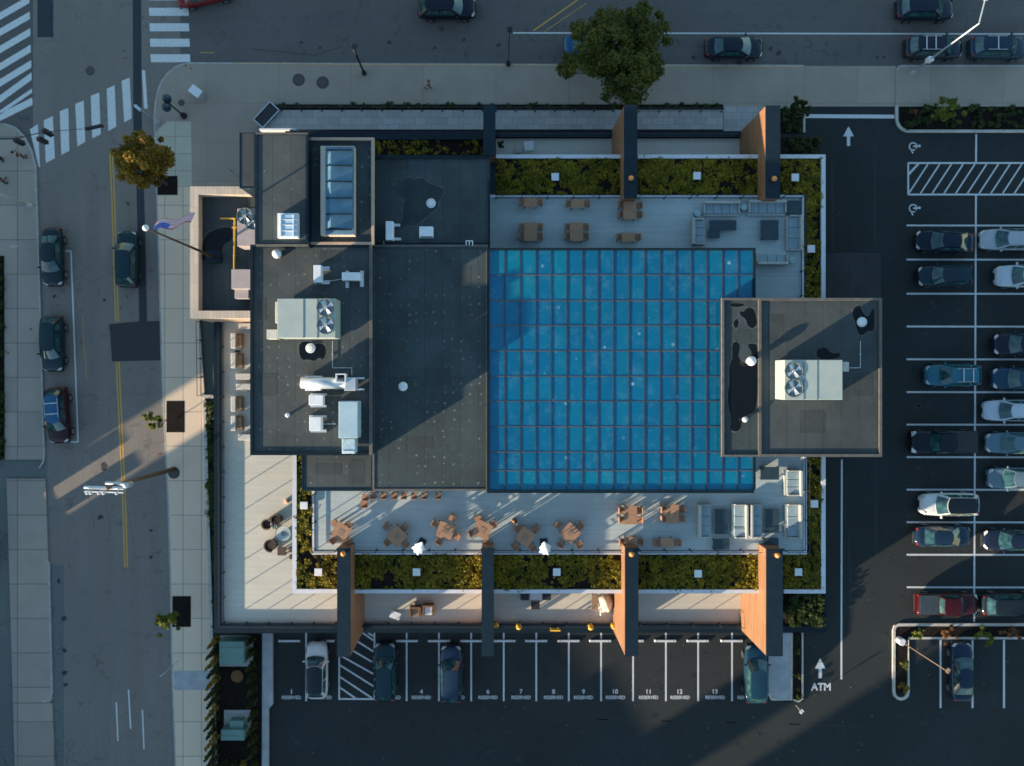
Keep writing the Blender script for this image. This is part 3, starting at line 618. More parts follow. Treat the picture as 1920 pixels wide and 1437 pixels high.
# ------------------------------------------------------------------ railings
def railing(pts, z, label, sp=1.98, h=1.05, infill=True, g='dark post railings of the terraces', rb=False):
    P = [W(x,y,z) for x,y in pts]; c = P[0]; o = thing('railing', label, 'railing', c, 0, g); n = 0
    top = MB(c); bot = MB(c)
    for a, b in zip(P[:-1], P[1:]):
        L = (b-a).length; k = max(1, round(L/sp)); d = (b-a).normalized(); rz = math.atan2(d.y,d.x)
        for i in range(k+ (1 if b is P[-1] else 0)):
            p = a+(b-a)*i/k; q = MB(c); q.box((p.x,p.y,z+h/2),(.05,.05,h),rz); q.box((p.x,p.y,z+.01),(.14,.14,.02),rz); q.build('post', m_rail, o); n += 1
        mid = (a+b)/2; top.box((mid.x,mid.y,z+h),(L,.045,.03),rz)
        bot.box((mid.x,mid.y,z+.22),(L,.04,.07 if rb else .03),rz)
    top.build('top_rail', m_rail, o); bot.build('bottom_rail', m_rail, o)
railing([(419,603),(421,1167),(630,1168)], ZD+.12, 'railing along the west edge of the sunny lower deck', h=1.3)
railing([(684,1168),(903,1168)], ZD+.12, 'railing behind the brown armchairs on the south deck', h=1.2)
railing([(930,1168),(1150,1168)], ZD+.12, 'railing above the yellow bollards', h=1.2)
railing([(1200,1169),(1396,1169)], ZD+.12, 'railing above stalls 11 to 13', h=1.2)
railing([(591,925),(591,1031),(632,1031)], ZS+.1, 'corner railing at the left end of the upper terrace', rb=True)
railing([(658,1031),(903,1031)], ZS+.1, 'railing below the second and third tilted tables', rb=True)
railing([(926,1031),(1170,1031)], ZS+.1, 'railing between the two middle south fin walls', rb=True)
railing([(1198,1031),(1436,1031)], ZS+.1, 'railing below the paired teak tables and left sofas', rb=True)
railing([(1469,1031),(1508,1031),(1508,862)], ZS+.1, 'railing at the lower right corner of the upper terrace', rb=True)
railing([(930,372),(1170,372)], ZS+.1, 'railing on the north terrace left of the tree fin', rb=True)
railing([(1197,372),(1436,372)], ZS+.1, 'railing on the north terrace behind the long sofas', rb=True)
railing([(1464,372),(1501,372),(1501,556)], ZS+.1, 'railing at the upper right corner of the north terrace', rb=True)
railing([(528,208),(905,208)], .75, 'railing of the north ramp by the bins', 1.7, .95)
railing([(930,209),(1150,209)], .75, 'railing of the north ramp between the first two fins', 1.7, .95)
railing([(1197,210),(1352,210)], .75, 'railing of the north ramp right of the tree fin', 1.7, .95)
railing([(935,258),(1150,258)], ZD+.12, 'north deck railing in front of the small tables', 1.98, .95)
railing([(1197,258),(1392,258)], ZD+.12, 'empty north deck railing beside the last fin', 1.98, .95)
railing([(376,604),(378,742)], .14, 'short railing on the sidewalk below the west wing', 1.7, 1.0)
# ------------------------------------------------------------------ planting
def leaf_quads(mbx, c, n, rad, ls, rq, up=.5, shell=.0):
    for _ in range(n):
        while True:
            d = Vector((rq.uniform(-1,1),rq.uniform(-1,1),rq.uniform(-1,1)))
            if .05 < d.length < 1: break
        if shell: d = d.normalized()*(shell+(1-shell)*rq.random())
        p = Vector(c)+Vector((d.x*rad[0],d.y*rad[1],d.z*rad[2]))
        nrm = (d.normalized()*.6+Vector((rq.uniform(-1,1),rq.uniform(-1,1),rq.uniform(-.3,1)+up))).normalized()
        q = nrm.to_track_quat('Z','Y'); a = rq.random()*6.28; s = ls*rq.uniform(.6,1.3)
        e1 = q@Vector((math.cos(a)*s,math.sin(a)*s,0)); e2 = q@Vector((-math.sin(a)*s*.55,math.cos(a)*s*.55,0))
        mbx.add([p-e1,p+e2,p+e1,p-e2],[(0,1,2,3)])
def sedum(rects, z, dens, label, h=.22, mat=None, lsz=.085, name='sedum_planting'):
    rq = random.Random(int(rects[0][0]+rects[0][1])); q = MB(); so = MB()
    for (x0,y0,x1,y1) in rects:
        a, b = W(x0,y1,z), W(x1,y0,z); n = int((b.x-a.x)*(b.y-a.y)*dens)
        so.pbox(x0,y0,x1,y1,z-.12,z)
        for _ in range(n):
            x, y = rq.uniform(a.x,b.x), rq.uniform(a.y,b.y); v = noise.noise(Vector((x*.55,y*.55,3.1)))+.5*noise.noise(Vector((x*1.7,y*1.7,8)))
            if v < -.36: continue
            k = rq.uniform(.6,1.2)*(1+.8*max(0,v)); r = .20*k; r = min(r, (b.x-a.x)*.45)
            leaf_quads(q, (x,y,z+h*.35*k), int(21*k), (r,r,h*k*.7), lsz, rq, .9)
    tag(so.build('planting_bed', m_soil), kind='structure')
    tag(q.build(name, mat or m_sedum), label, 'ground cover', None, 'stuff')
sedum([(556.5,856,584,1104.5)], ZS, 26, 'yellow green sedum strip left of the upper terrace')
sedum([(584.5,1041,632,1104.5),(658,1041,903,1105.5)], ZS, 26, 'sunlit sedum bed above stalls 1 to 6')
sedum([(927,1041,1171,1105.5)], ZS, 26, 'sedum bed between the two middle south fins')
sedum([(1198,1041,1436,1105.5)], ZS, 26, 'sedum bed between the two right south fins')
sedum([(1469,1041,1539.5,1105.5),(1514,858,1539.5,1040.5)], ZS, 26, 'sedum strip along the east edge south of the tower')
sedum([(1509,297.5,1539.5,558),(1464,297.5,1508.5,364)], ZS, 26, 'sedum strip along the east edge north of the tower')
sedum([(930,297.5,1169,364.5)], ZS, 26, 'sedum bed between the first two north fins')
sedum([(1196,297.5,1427,364.5)], ZS, 26, 'sedum bed between the last two north fins')
sedum([(706,263,905,291)], ZS-.7, 11, 'dark sedum strip north of the wet roof')
sedum([(1473,1100,1544,1172)], .3, 14, 'leafy bed below the right fin wall corner', .5, m_shrub, .16)
sedum([(1466,258,1536,287)], ZD, 10, 'dark planting bed beside the last north fin', .4, m_shrub, .14)
sedum([(386,754,403,808)], .16, 14, 'bright shrubs in the strip between walk and deck', .5, m_shrub, .12)
sedum([(388,812,402,1005),(399,1050,407,1178)], .15, 22, 'narrow grass strip along the sidewalk', .12, leafy('grass_blades', [(.05,.08,.012),(.09,.12,.02),(.035,.06,.01)], 1), .10, 'grass')
sedum([(-30,480,7,860)], .16, 9, 'dark hedge on the left picture edge', .5, m_shrub, .16, 'hedge_cover')
sedum([(1690,202,1990,240)], .07, 5, 'low dark shrubs in the kerbed bed by the street', .45, m_shrub, .15)
sedum([(520,197,1354,204)], .16, 6, 'sparse weeds along the ramp wall', .35, m_shrub, .12)
sedum([(1463,205,1505,246)], .1, 9, 'dark ground cover at the lot entrance', .4, m_shrub, .14)
def cap(px, py, z, label):
    p = W(px,py,z+.35); o = thing('roof_vent_box', label, 'vent box', (p.x,p.y,z), 0, 'square white vent boxes on the planted roofs')
    q = MB(); q.box((0,0,.16),(.42,.42,.32)); q.build('base', m_galv, o); q = MB(); q.box((0,0,.35),(.56,.56,.06)); q.build('lid', m_whitem, o, bevel=.02)
for a in [(1041,332,'square white vent box between the first two north fins'),(1307,330,'square white vent box between the last two north fins'),(1491,333,'square white vent box in the north east roof corner'),
          (1521,467,'square white vent box on the east sedum strip beside the north sofas'),(570,948,'square white vent box on the left sedum strip'),(597,1073,'square white vent box left of the first south fin'),
          (781,1073,'square white vent box above the stall 4 number'),(1044,1073,'square white vent box between the middle south fins'),(1309,1076,'square white vent box between the right south fins'),
          (1497,1073,'square white vent box in the south east roof corner'),(1527,945,'square white vent box on the east sedum strip beside the south sofas')]: cap(a[0],a[1],ZS,a[2])
def tree(bx, by, cx, cy, rpx, h, zc, mat, label, name='street_tree', nl=9000, ls=.14, gap=.3, rz=None, clumps=46, seed=1, cat='tree', trunk=.16, ax=1.0, wild=.22):
    rq = random.Random(seed); b = W(bx,by,.13); c = W(cx,cy,zc); r = rpx*S*(H-zc)/H; o = thing(name, label, cat, b); rz = rz or r*.75
    tk = MB(b); fork = Vector((b.x,b.y,b.z+h*.35)).lerp(c,.12); tk.tube(b, fork, trunk, trunk*.75, 8); ends = []
    q = MB(b); n_c = clumps
    for i in range(n_c):
        while True:
            d = Vector((rq.uniform(-1,1),rq.uniform(-1,1),rq.uniform(-.8,1)))
            if d.length < 1: break
        d = d*(.55+.45*rq.random())/max(.5,d.length)**.5 if rq.random()<.6 else d
        ang = math.atan2(d.y,d.x); wl_ = 1+wild*(math.sin(3*ang+seed)+.8*math.sin(5*ang+2*seed)+.5*math.sin(8*ang+seed))*min(1,Vector((d.x,d.y)).length*1.3); p = c+Vector((d.x*r*.86*wl_*ax,d.y*r*.86*wl_,d.z*rz)); cr = r*rq.uniform(.10,.24)*(1.25-.5*min(1,d.length))
        leaf_quads(q, p, int(nl/n_c), (cr,cr,cr*.7), ls, rq, .5, .25)
        if i % 3 == 0: ends.append(p)
    for e in ends:
        mid = fork.lerp(e, .5)+Vector((0,0,-.25)); tk.tube(fork, mid, trunk*.45, trunk*.25, 5); tk.tube(mid, e, trunk*.25, trunk*.08, 5)
    tk.build('trunk', m_bark, o); q.build('crown', mat, o); return o
tree(1160,172,1166,98,104,9,5.0,m_leaf,'large dark green street tree over the kerb and parked car',nl=30000,clumps=210,seed=5,ls=.13,ax=1.16,rz=2.8,wild=.15)
tree(314,347,268,300,64,8.0,5.8,m_leafo,'round tree at the corner with sunlight gold in its leaves',nl=17000,clumps=130,seed=8,ls=.12,trunk=.12,wild=.05)
tree(1497,232,1500,200,24,3.6,2.4,m_shrub,'small dark green tree at the lot entrance',nl=2200,clumps=22,seed=3,ls=.12,trunk=.07)
tree(331,785,288,790,26,4,2.9,m_leafy,'thin yellow green sapling leaning from the middle tree pit',nl=420,clumps=16,seed=4,ls=.15,trunk=.04)
tree(338,1150,315,1168,28,4,3.2,m_leafy,'leafy young sapling at the lower tree pit',nl=1500,clumps=24,seed=6,ls=.14,trunk=.045)
tree(1762,215,1778,204,34,2.6,1.6,m_leafy,'spreading yellow green shrub in the kerbed bed',name='shrub',nl=1400,clumps=26,seed=9,ls=.13,cat='shrub',trunk=.05)
tree(1742,208,1714,212,10,1.0,.7,m_leafr,'small reddish plant in the kerbed bed',name='shrub',nl=160,clumps=6,seed=10,ls=.10,cat='shrub',trunk=.03)
for i,(x,y,r_,mt,lb_) in enumerate([(1722,1186,15,m_leafy,'small green shrub at the left end of the lot island'),(1773,1188,20,m_leafr,'reddish shrub in the lot island above the white stall line'),(1840,1190,26,m_leafy,'largest yellow green shrub in the lot island'),(1893,1188,20,m_leafr,'reddish shrub at the right end of the lot island'),(1696,1247,11,m_leafy,'small green shrub beside the light pole strip'),(1693,1291,13,m_leafo,'golden shrub in the rounded tip of the island')]):
    tree(x,y,x,y,r_,.9,.75,mt,lb_,name='shrub',nl=int(r_*34),clumps=12,seed=20+i,ls=.10,cat='shrub',trunk=.04)
for i,y in enumerate((1198,1222,1243,1268,1293,1306)):
    tree(1497,y,1497,y,8,.6,.5,m_leafy if i%2 else m_shrub,['small bush at the top of the strip beside the concrete pad','second small bush down beside the concrete pad','third small bush down beside the concrete pad','fourth small bush down, level with the ATM arrow','fifth small bush down, level with the ATM letters','lowest small bush at the tip of the concrete pad'][i],name='shrub',nl=180,clumps=6,seed=40+i,ls=.09,cat='shrub',trunk=.03)
def conifer(px, py, h, r, label, seed, mat=None):
    rq = random.Random(seed); b = W(px,py,.14); o = thing('conifer', label, 'conifer', b, 0, 'slim conifers screening the green boxes'); q = MB(b)
    for k in range(16):
        f = k/15; leaf_quads(q, (b.x+rq.uniform(-.04,.04),b.y+rq.uniform(-.04,.04),b.z+.15+f*(h-.25)), 26, (r*(1.05-f*.85),)*2+(.16,), .10, rq, .2, .5)
    q.build('foliage', mat or m_hedge, o); q = MB(b); q.tube(b, b+Vector((0,0,h*.8)), .04, .015, 6); q.build('trunk', m_bark, o)
ords = ['top','second','third','fourth','fifth','sixth','seventh','eighth','ninth','tenth','eleventh','twelfth','thirteenth','lowest']
m_cg = leafy('sunlit_conifer_leaves', [(.30,.17,.02),(.42,.26,.05),(.14,.11,.02)], 2)  # golden sunlight on the tips painted into the leaf colours
for i in range(14): conifer(409-i*.25, 1197+i*18.2, 2.5+.4*((i*7)%3)/2, .34, f'{ords[i]} slim conifer in the row beside the sidewalk', 60+i, m_cg if i in (0,2,4,7,10) else None)
for i in range(11): conifer(476+i*.4, 1196+i*23, 2.0, .34, f'{ords[i] if i<10 else "lowest"} slim conifer in the row beside the retaining kerb', 80+i)
for i,x in enumerate((424,442,460)): conifer(x,1429,2.3,.32,['left','middle','right'][i]+' conifer closing the bottom of the enclosure', 95+i, m_cg if i==2 else None)
# ------------------------------------------------------------------ furniture
def chair_p():
    o = thing('chair','x','chair'); q = MB(); q.box((0,0,.44),(.46,.46,.05)); q.build('seat', m_teak, o)
    q = MB(); q.box((-.24,0,.68),(.05,.46,.44),0); q.build('backrest', m_teak, o)
    for sx in (-.2,.2):
        for sy in (-.2,.2): q = MB(); q.box((sx,sy,.21),(.05,.05,.42)); q.build('leg', m_teakd, o)
    for sy in (-.24,.24): q = MB(); q.box((0,sy,.64),(.44,.05,.04)); q.build('armrest', m_teakd, o)
    return o
def kids(o): return [c for c in bpy.data.objects if c.parent == o]
protos = {}
def put(key, maker, loc, rz, label, cat=None, group=None):
    if key not in protos:
        o = maker(); protos[key] = [o, kids(o)]
    else:
        src, ch = protos[key]; o = src.copy(); C.objects.link(o)
        for c in ch: d = c.copy(); C.objects.link(d); d.parent = o
    o.location = loc; o.rotation_euler = (0,0,rz); o['label'] = label
    if cat: o['category'] = cat
    if group: o['group'] = group
    return o
def table_p(w=1.0, d=1.0, top=m_teak, inner=True):
    def f():
        o = thing('table','x','table'); q = MB(); q.box((0,0,.73),(w,d,.05)); tp = q.build('tabletop', top, o)
        for sx in (-1,1):
            for sy in (-1,1): q = MB(); q.box((sx*(w/2-.07),sy*(d/2-.07),.35),(.07,.07,.70)); q.build('leg', m_teakd, o)
        if inner: q = MB(); q.box((0,0,.762),(.42,.42,.012)); q.build('centre_inlay', m_teakd, o)
        return o
    return f
zt = ZS+.10; GT = 'square teak tables on the terraces'; GC = 'teak chairs on the terraces'
TT = [(639,998,-35,'leftmost tilted','with a dark tray on it',[(628,981),(652,985),(626,1012),(651,1013)]),
      (744,1006,-42,'second tilted','just left of the white umbrella',[(725,988),(758,990),(728,1016),(760,1021)]),
      (835,996,-20,'third tilted','right of the first white umbrella',[(848,972),(816,982),(856,1006),(824,1014)]),
      (905,994,-25,'fourth tilted','above the second south fin',[(897,973),(925,984),(886,1000),(914,1018)]),
      (985,1007,-35,'fifth tilted','beside the standing dark-haired person',[(970,991),(1005,992),(967,1024),(998,1026)]),
      (1069,1000,-45,'rightmost tilted','right of the second white umbrella',[(1047,985),(1087,986),(1052,1020),(1085,1020)])]
pos4 = ['upper left','upper right','lower left','lower right']
for (x,y,a,nm,ex,ch) in TT:
    p = W(x,y,zt+.75); put('t1', table_p(1.18,1.18), (p.x,p.y,zt), R(a), f'{nm} square teak table {ex}', group=GT)
    c_ = p
    for (cx_,cy_),pn in zip(ch,pos4):
        s = W(cx_,cy_,zt+.5); d = c_-s; put('ch', chair_p, (s.x,s.y,zt), math.atan2(d.y,d.x), f'teak chair at the {pn} side of the {nm} table', group=GC)
def pair(x, y, nm, n=2, dx=22):
    for k in range(n):
        yy = y+(k-(n-1)/2)*17.5; p = W(x,yy,zt+.75); pos = '' if n == 1 else ('upper ' if k == 0 else 'lower ')
        put('t2', table_p(.98,.68,m_teak,False), (p.x,p.y,zt), 0, f'{pos}half of the {nm}' if pos else f'{nm}, teak', group=GT)
        for s_,sn in ((-1,'left'),(1,'right')):
            q = W(x+s_*dx*.72,yy,zt+.5); put('ch', chair_p, (q.x,q.y,zt), 0 if s_<0 else math.pi, f'teak chair {sn} of the {pos}{nm}', group=GC)
pair(1182,966,'double table above the third south fin'); pair(1261,964,'double table left of the south sofas'); pair(1183,1016,'single table touching the third south fin',1); pair(1251,1018,'single table below the second south double table',1,26)
for x,y,nm,n in [(995,380,'upper left single table on the north terrace',1),(1083,382,'upper middle single table on the north terrace',1),(1181,394,'double table below the tree fin',2),(995,435,'lower left double table on the north terrace',2),(1081,435,'lower middle double table on the north terrace',2),(1178,445,'lower right single table on the north terrace',1)]: pair(x,y,nm,n)
def stool_p():
    o = thing('bar_stool','x','bar stool'); q = MB(); q.box((0,0,.72),(.42,.42,.06)); q.build('seat', m_teak, o)
    q = MB(); q.box((0,-.2,.95),(.42,.05,.4)); q.build('backrest', m_teak, o)
    for sx in (-.18,.18):
        for sy in (-.18,.18): q = MB(); q.box((sx,sy,.35),(.045,.045,.70)); q.build('leg', m_teakd, o)
    return o
for i,x in enumerate((684,699,719,739,757,776,795,821)):
    p = W(x,930 if i else 933,zt+.8); put('st', stool_p, (p.x,p.y,zt), 0, f'{["leftmost","second","third","fourth","fifth","sixth","seventh","rightmost"][i]} teak bar stool in the row along the wall', group='teak bar stools along the wall')
p = W(683,945,zt+.5); put('ch', chair_p, (p.x,p.y,zt), R(90), 'lone teak chair in front of the leftmost bar stool', group=GC)
def sofa(x0,y0,x1,y1,back,label,z=zt):
    a, b = W(x0,y1,z+.5), W(x1,y0,z+.5); c = (a+b)/2; w, d = b.x-a.x, b.y-a.y
    o = thing('sofa', label, 'sofa', (c.x,c.y,z), 0, 'grey outdoor sofas on the upper terrace')
    q = MB(); q.box((0,0,.17),(w-.04,d-.04,.22)); q.build('frame', m_sofaf, o, bevel=.02)
    n = max(1,round(max(w,d)/.75))
    for i in range(n):
        q = MB()
        if d > w: q.box((0,-d/2+.12+(d-.24)*(i+.5)/n,.36),(w-.34,(d-.24)/n-.02,.16))
        else: q.box((-w/2+.12+(w-.24)*(i+.5)/n,0,.36),((w-.24)/n-.02,d-.34,.16))
        q.build('seat_cushion', m_sofa, o, bevel=.04)
    t_ = .2; q = MB()
    if 'L' in back: q.box((-w/2+t_/2,0,.5),(t_,d,.5))
    if 'R' in back: q.box((w/2-t_/2,0,.5),(t_,d,.5))
    if 'U' in back: q.box((0,d/2-t_/2,.5),(w-(.0 if 'L' not in back else .4),t_,.5))
    if 'D' in back: q.box((0,-d/2+t_/2,.5),(w,t_,.5))
    q.build('backrest', m_sofaf, o, bevel=.04)
    q = MB()
    if d > w:
        for s_ in (-1,1): q = MB(); q.box((0,s_*(d/2-.05),.42),(w-.42,.1,.3)); q.build('armrest', m_sofaf, o, bevel=.02)
    else:
        for s_ in (-1,1): q = MB(); q.box((s_*(w/2-.05),0,.42),(.1,d-.42,.3)); q.build('armrest', m_sofaf, o, bevel=.02)
for a in [(1309,946,1336,1009,'L','sofa left of the first dark table, its back sunlit on the left'),(1373,946,1402,1010,'R','pale sofa right of the first dark table'),(1406,946,1432,1009,'L','sofa back to back with the pale sofa, left of the second dark table'),
          (1473,946,1503,1010,'R','pale sofa along the east railing, right of the second dark table'),(1472,882,1504,930,'R','short pale sofa along the east railing below the tower'),
          (1320,378,1387,405,'U','long sofa on the north terrace left of the round stool'),(1404,376,1474,404,'U','long sofa on the north terrace right of the round stool'),(1297,410,1325,459,'L','sofa facing right at the left side of the north lounge'),
          (1476,404,1504,470,'R','sofa along the east railing of the north terrace'),(1419,472,1477,497,'D','sofa with its back to the south beside the atrium corner')]: sofa(*a)
def block(x0,y0,x1,y1,h,mat,name,label,cat,z=zt,g=None):
    a, b = W(x0,y1,z+h), W(x1,y0,z+h); c = (a+b)/2; w, d = b.x-a.x, b.y-a.y
    o = thing(name, label, cat, (c.x,c.y,z), 0, g); q = MB(); q.box((0,0,h-.04),(w,d,.08)); q.build('top', mat, o, bevel=.02)
    q = MB()
    for sx in (-1,1):
        for sy in (-1,1): q.box((sx*(w/2-.08),sy*(d/2-.08),(h-.08)/2),(.08,.08,h-.08))
    q.build('leg_frame', m_blackm, o)
GD = 'dark low tables and ottomans of the lounges'
for a in [(1341,956,1366,1002,.4,'dark table between the first pair of south sofas'),(1436,955,1461,1000,.4,'dark table between the second pair of south sofas'),(1426,876,1461,900,.4,'dark table below the tower corner'),(1427,413,1460,450,.4,'dark square table in the north lounge'),(1331,413,1381,432,.4,'long dark table in the north lounge'),(1329,433,1350,446,.38,'small dark table tucked under the long north one')]: block(*a[:5],m_tabd,'low_table',a[5],'low table',g=GD)
for a in [(1337,1011,1368,1031,.42,'dark ottoman below the first south table'),(1430,1009,1460,1031,.42,'dark ottoman at the right south fin'),(1477,376,1503,402,.42,'dark ottoman in the corner of the north lounge')]: block(*a[:5],m_tabd,'ottoman',a[5],'ottoman',g=GD)
for x,y,lb_ in [(1395,389,'round pale stool between the two long north sofas'),(1308,400,'round pale stool at the corner of the north lounge'),(1485,488,'round pale stool near the short south-backed sofa')]:
    p = W(x,y,zt+.45); o = thing('stool', lb_, 'stool', (p.x,p.y,zt), 0, 'round pale stools of the north lounge'); q = MB(); q.lathe((0,0,0),[(.20,0),(.15,.2),(.24,.42)],14); q.build('base', m_slate, o); q = MB(); q.lathe((0,0,.42),[(.26,0),(.26,.05),(.22,.07)],14); q.build('seat', plain('pale_stool_seat'+str(x), (.30,.45,.48)), o)
def umbrella(x, y, rz, label):
    p = W(x,y,zt+1.0); o = thing('closed_umbrella', label, 'umbrella', (p.x,p.y,zt), rz, 'folded white umbrellas on the terrace')
    q = MB(); q.tube((0,0,0),(0,0,2.35),.025,.025,8); q.build('pole', m_whitem, o); q = MB(); q.box((0,0,.04),(.55,.55,.08)); q.build('base', m_blackm, o)
    n = 16; B = []; A = []; ap = Vector((-.05,.42,2.1))
    for i in range(n):
        a = 2*math.pi*i/n+.4; k = (.62 if i%4==0 else .52 if i%2==0 else .40); B.append((k*math.cos(a)*.85, -.28+k*math.sin(a)*.8, 1.25+.12*(i%2))); A.append(ap+Vector((math.cos(a)*.06,math.sin(a)*.06,0)))
    M_ = [tuple(Vector(B[i]).lerp(A[i],.5)+Vector((0,0,.10))) for i in range(n)]
    q = MB(); q.add(B+M_+[tuple(v) for v in A], [(j*n+i,j*n+(i+1)%n,(j+1)*n+(i+1)%n,(j+1)*n+i) for j in range(2) for i in range(n)]+[tuple(range(2*n,3*n))]); q.build('canopy', m_whitem, o)
umbrella(789,1022,-.55,'folded white umbrella between the second and third tilted tables'); umbrella(1021,1022,.1,'folded white umbrella right of the fifth tilted table')
# west deck lounge chairs
zd = ZD+.03
def lounge_p():
    o = thing('lounge_chair','x','lounge chair'); q = MB(); q.box((0,0,.2),(.62,1.12,.26)); q.build('frame', m_wickt, o)
    q = MB(); q.box((.08,0,.40),(.42,.86,.14)); q.build('seat_cushion', m_cushd, o, bevel=.04); q = MB(); q.box((-.30,0,.56),(.40,1.25,.34)); q.build('backrest', m_cush, o, bevel=.05); return o
for i,(x,y,rz,lb_) in enumerate([(446,639,0,'upper white-backed lounge chair facing the wall'),(446,676,0,'second white-backed lounge chair facing the wall'),(446,757,0,'third white-backed lounge chair, below the pair of white benches'),(446,793,0,'lowest white-backed lounge chair facing the wall')]):
    p = W(x,y,zd+.5); put('lc', lounge_p, (p.x,p.y,zd), rz, lb_, group='white lounge chairs on the west deck')
for (x,y,lb_) in [(462,612,'white bench seat right below the west wing'),(457,706,'white bench seat, upper one of the pair'),(457,725,'white bench seat, lower one of the pair'),(461,820,'white bench seat nearest the open deck')]:
    p = W(x,y,zd+.45); o = thing('bench', lb_, 'bench', (p.x,p.y,zd), 0, 'white bench seats on the west deck'); q = MB(); q.box((0,0,.22),(1.15,.45,.4)); q.build('frame', m_wickt, o); q = MB(); q.box((0,0,.47),(1.2,.5,.12)); q.build('cushion', m_cush, o, bevel=.04)
for y_,lb_ in [(657,'small black side table between the upper lounge chairs')]:
    block(440,y_,448,y_+4,.4,m_black,'side_table',lb_,'side table',zd)
def tub(x,y,rz,mat,label,cush=m_cushd,k=1.0):
    p = W(x,y,zd+.5); o = thing('wicker_chair', label, 'wicker chair', (p.x,p.y,zd), rz, 'wicker tub chairs on the west deck'); r = .46*k
    q = MB(); n = 14; P = []
    for i in range(n+1):
        a = R(50+260*i/n); P.append([(r*.82*math.cos(a),r*.82*math.sin(a),.1),(r*math.cos(a),r*math.sin(a),.72),(r*.80*math.cos(a),r*.80*math.sin(a),.72),(r*.72*math.cos(a),r*.72*math.sin(a),.1)])
    q.grid(P); q.build('backrest', mat, o); q = MB(); q.lathe((0,0,.08),[(r*.8,0),(r*.8,.26)],14); q.build('base', mat, o)
    q = MB(); q.lathe((0.03,0,.34),[(r*.70,0),(r*.72,.06),(r*.6,.1)],14); q.build('cushion', cush, o)
tub(501,983,R(-10),m_wickt,'pale brown wicker tub chair left of the glass table',m_wicker)
tub(519,975,R(-60),m_wicker,'dark wicker chair the seated person uses')
tub(508,1023,R(-30),m_wicker,'dark brown wicker tub chair with orange cushion',k=1.15)
p = W(531,1001,zd+.5); o = thing('glass_table','round glass-topped table beside the wicker chairs','table',(p.x,p.y,zd)); q = MB(); q.lathe((0,0,.0),[(.28,0),(.28,.03),(.05,.06),(.05,.46),(.2,.48)],14); q.build('pedestal', m_blackm, o)
tgl = NT('clear_glass'); tgl.out((.7,.8,.78),.05,spec=.8); tgl.b.inputs['Alpha'].default_value = .35; q = MB(); q.lathe((0,0,.48),[(.62,0),(.62,.02)],24); q.build('glass_top', tgl.m, o); q = MB(); 
for i in range(24): a=2*math.pi*i/24; b_=2*math.pi*(i+1)/24; q.tube((.62*math.cos(a),.62*math.sin(a),.5),(.62*math.cos(b_),.62*math.sin(b_),.5),.012,None,5)
q.build('rim', m_blackm, o)
block(520,1026,536,1042,.45,m_wicker,'side_table','dark wicker side table next to the orange-cushioned chair','side table',zd)
block(541,1028,549,1036,.4,m_wicker,'plant_stand','small dark stand beside the white parapet, upper one','stand',zd,'dark stands by the white parapet'); block(542,1041,548,1049,.4,m_wicker,'plant_stand','small dark stand beside the white parapet, lower one','stand',zd,'dark stands by the white parapet')
p = W(537,940,zd+.3); o = thing('lantern','small pink and orange lantern standing on the open deck','lantern',(p.x,p.y,zd)); q=MB(); q.lathe((0,0,0),[(.18,0),(.22,.15),(.14,.3)],12); q.build('shade', plain('pink_shade',(.75,.45,.38)), o); q=MB(); q.ball((0.03,0,.33),.09); q.build('bulb', m_orange, o)
# south deck items
def armchair(x,y,rz,label,seat,frame,open_up=False,z=zd,g='armchairs on the south deck'):
    p = W(x,y,z+.5); o = thing('armchair', label, 'armchair', (p.x,p.y,z), rz, g); q = MB(); q.box((0,0,.22),(.86,.86,.3)); q.build('frame', frame, o); q = MB(); q.box((0,-.05,.44),(.62,.7,.14)); q.build('seat_cushion', seat, o, bevel=.04)
    q = MB(); q.box((0,.39,.62),(.86,.12,.5)); q.build('backrest', frame, o)
    for s_ in (-1,1): q = MB(); q.box((s_*.39,-.05,.5),(.1,.76,.26)); q.build('armrest', frame, o)
armchair(779,1147,0,'brown armchair with tan seat on the south deck',m_wickt,plain('brown_leather',(.20,.11,.04),None,5,.5)); armchair(803,1144,0,'brown armchair holding white cushions on the south deck',m_whitem,plain('brown_leather_dark',(.22,.10,.03),None,5,.5))
def sheet_table(x,y,w,d,rz,label,z=zd,h=.5,name='side_table',mat=m_whitem):
    p = W(x,y,z+h); o = thing(name, label, 'side table', (p.x,p.y,z), rz); q = MB(); q.box((0,0,h-.02),(w,d,.05)); q.build('top', mat, o, bevel=.015); q = MB(); q.tube((0,0,.03),(0,0,h-.04),.04,None,8); q.lathe((0,0,0),[(.2,0),(.2,.03)],12); q.build('pedestal', m_blackm, o)
sheet_table(741,1154,.84,.58,-.35,'white tilted side table near the left south fin'); sheet_table(740,1171,.6,.25,.05,'pale blue low stool by the railing under the tilted table',h=.25,mat=plain('pale_blue_top',(.25,.40,.45)))
sheet_table(1005,1118,.95,.6,0,'pale grey table between the black cube chairs',h=.6,mat=m_cope)
for x,y,lb_ in [(984,1119,'black cube chair left of the pale table'),(1025,1119,'black cube chair right of the pale table'),(1004,1136,'black cube chair below the pale table')]: block(x-8,y-7,x+8,y+7,.45,m_black,'cube_chair',lb_,'cube chair',zd,'black cube chairs on the south deck')
block(1109,1114,1121,1144,.4,m_wickt,'planter_bench','narrow brown bench beside the white covered grill','bench',zd)
p = W(1137,1134,zd+.8); o = thing('covered_grill','lumpy white fabric-covered grill against the third south fin','grill cover',(p.x,p.y,zd)); q = MB(); rq = random.Random(2)
P = []
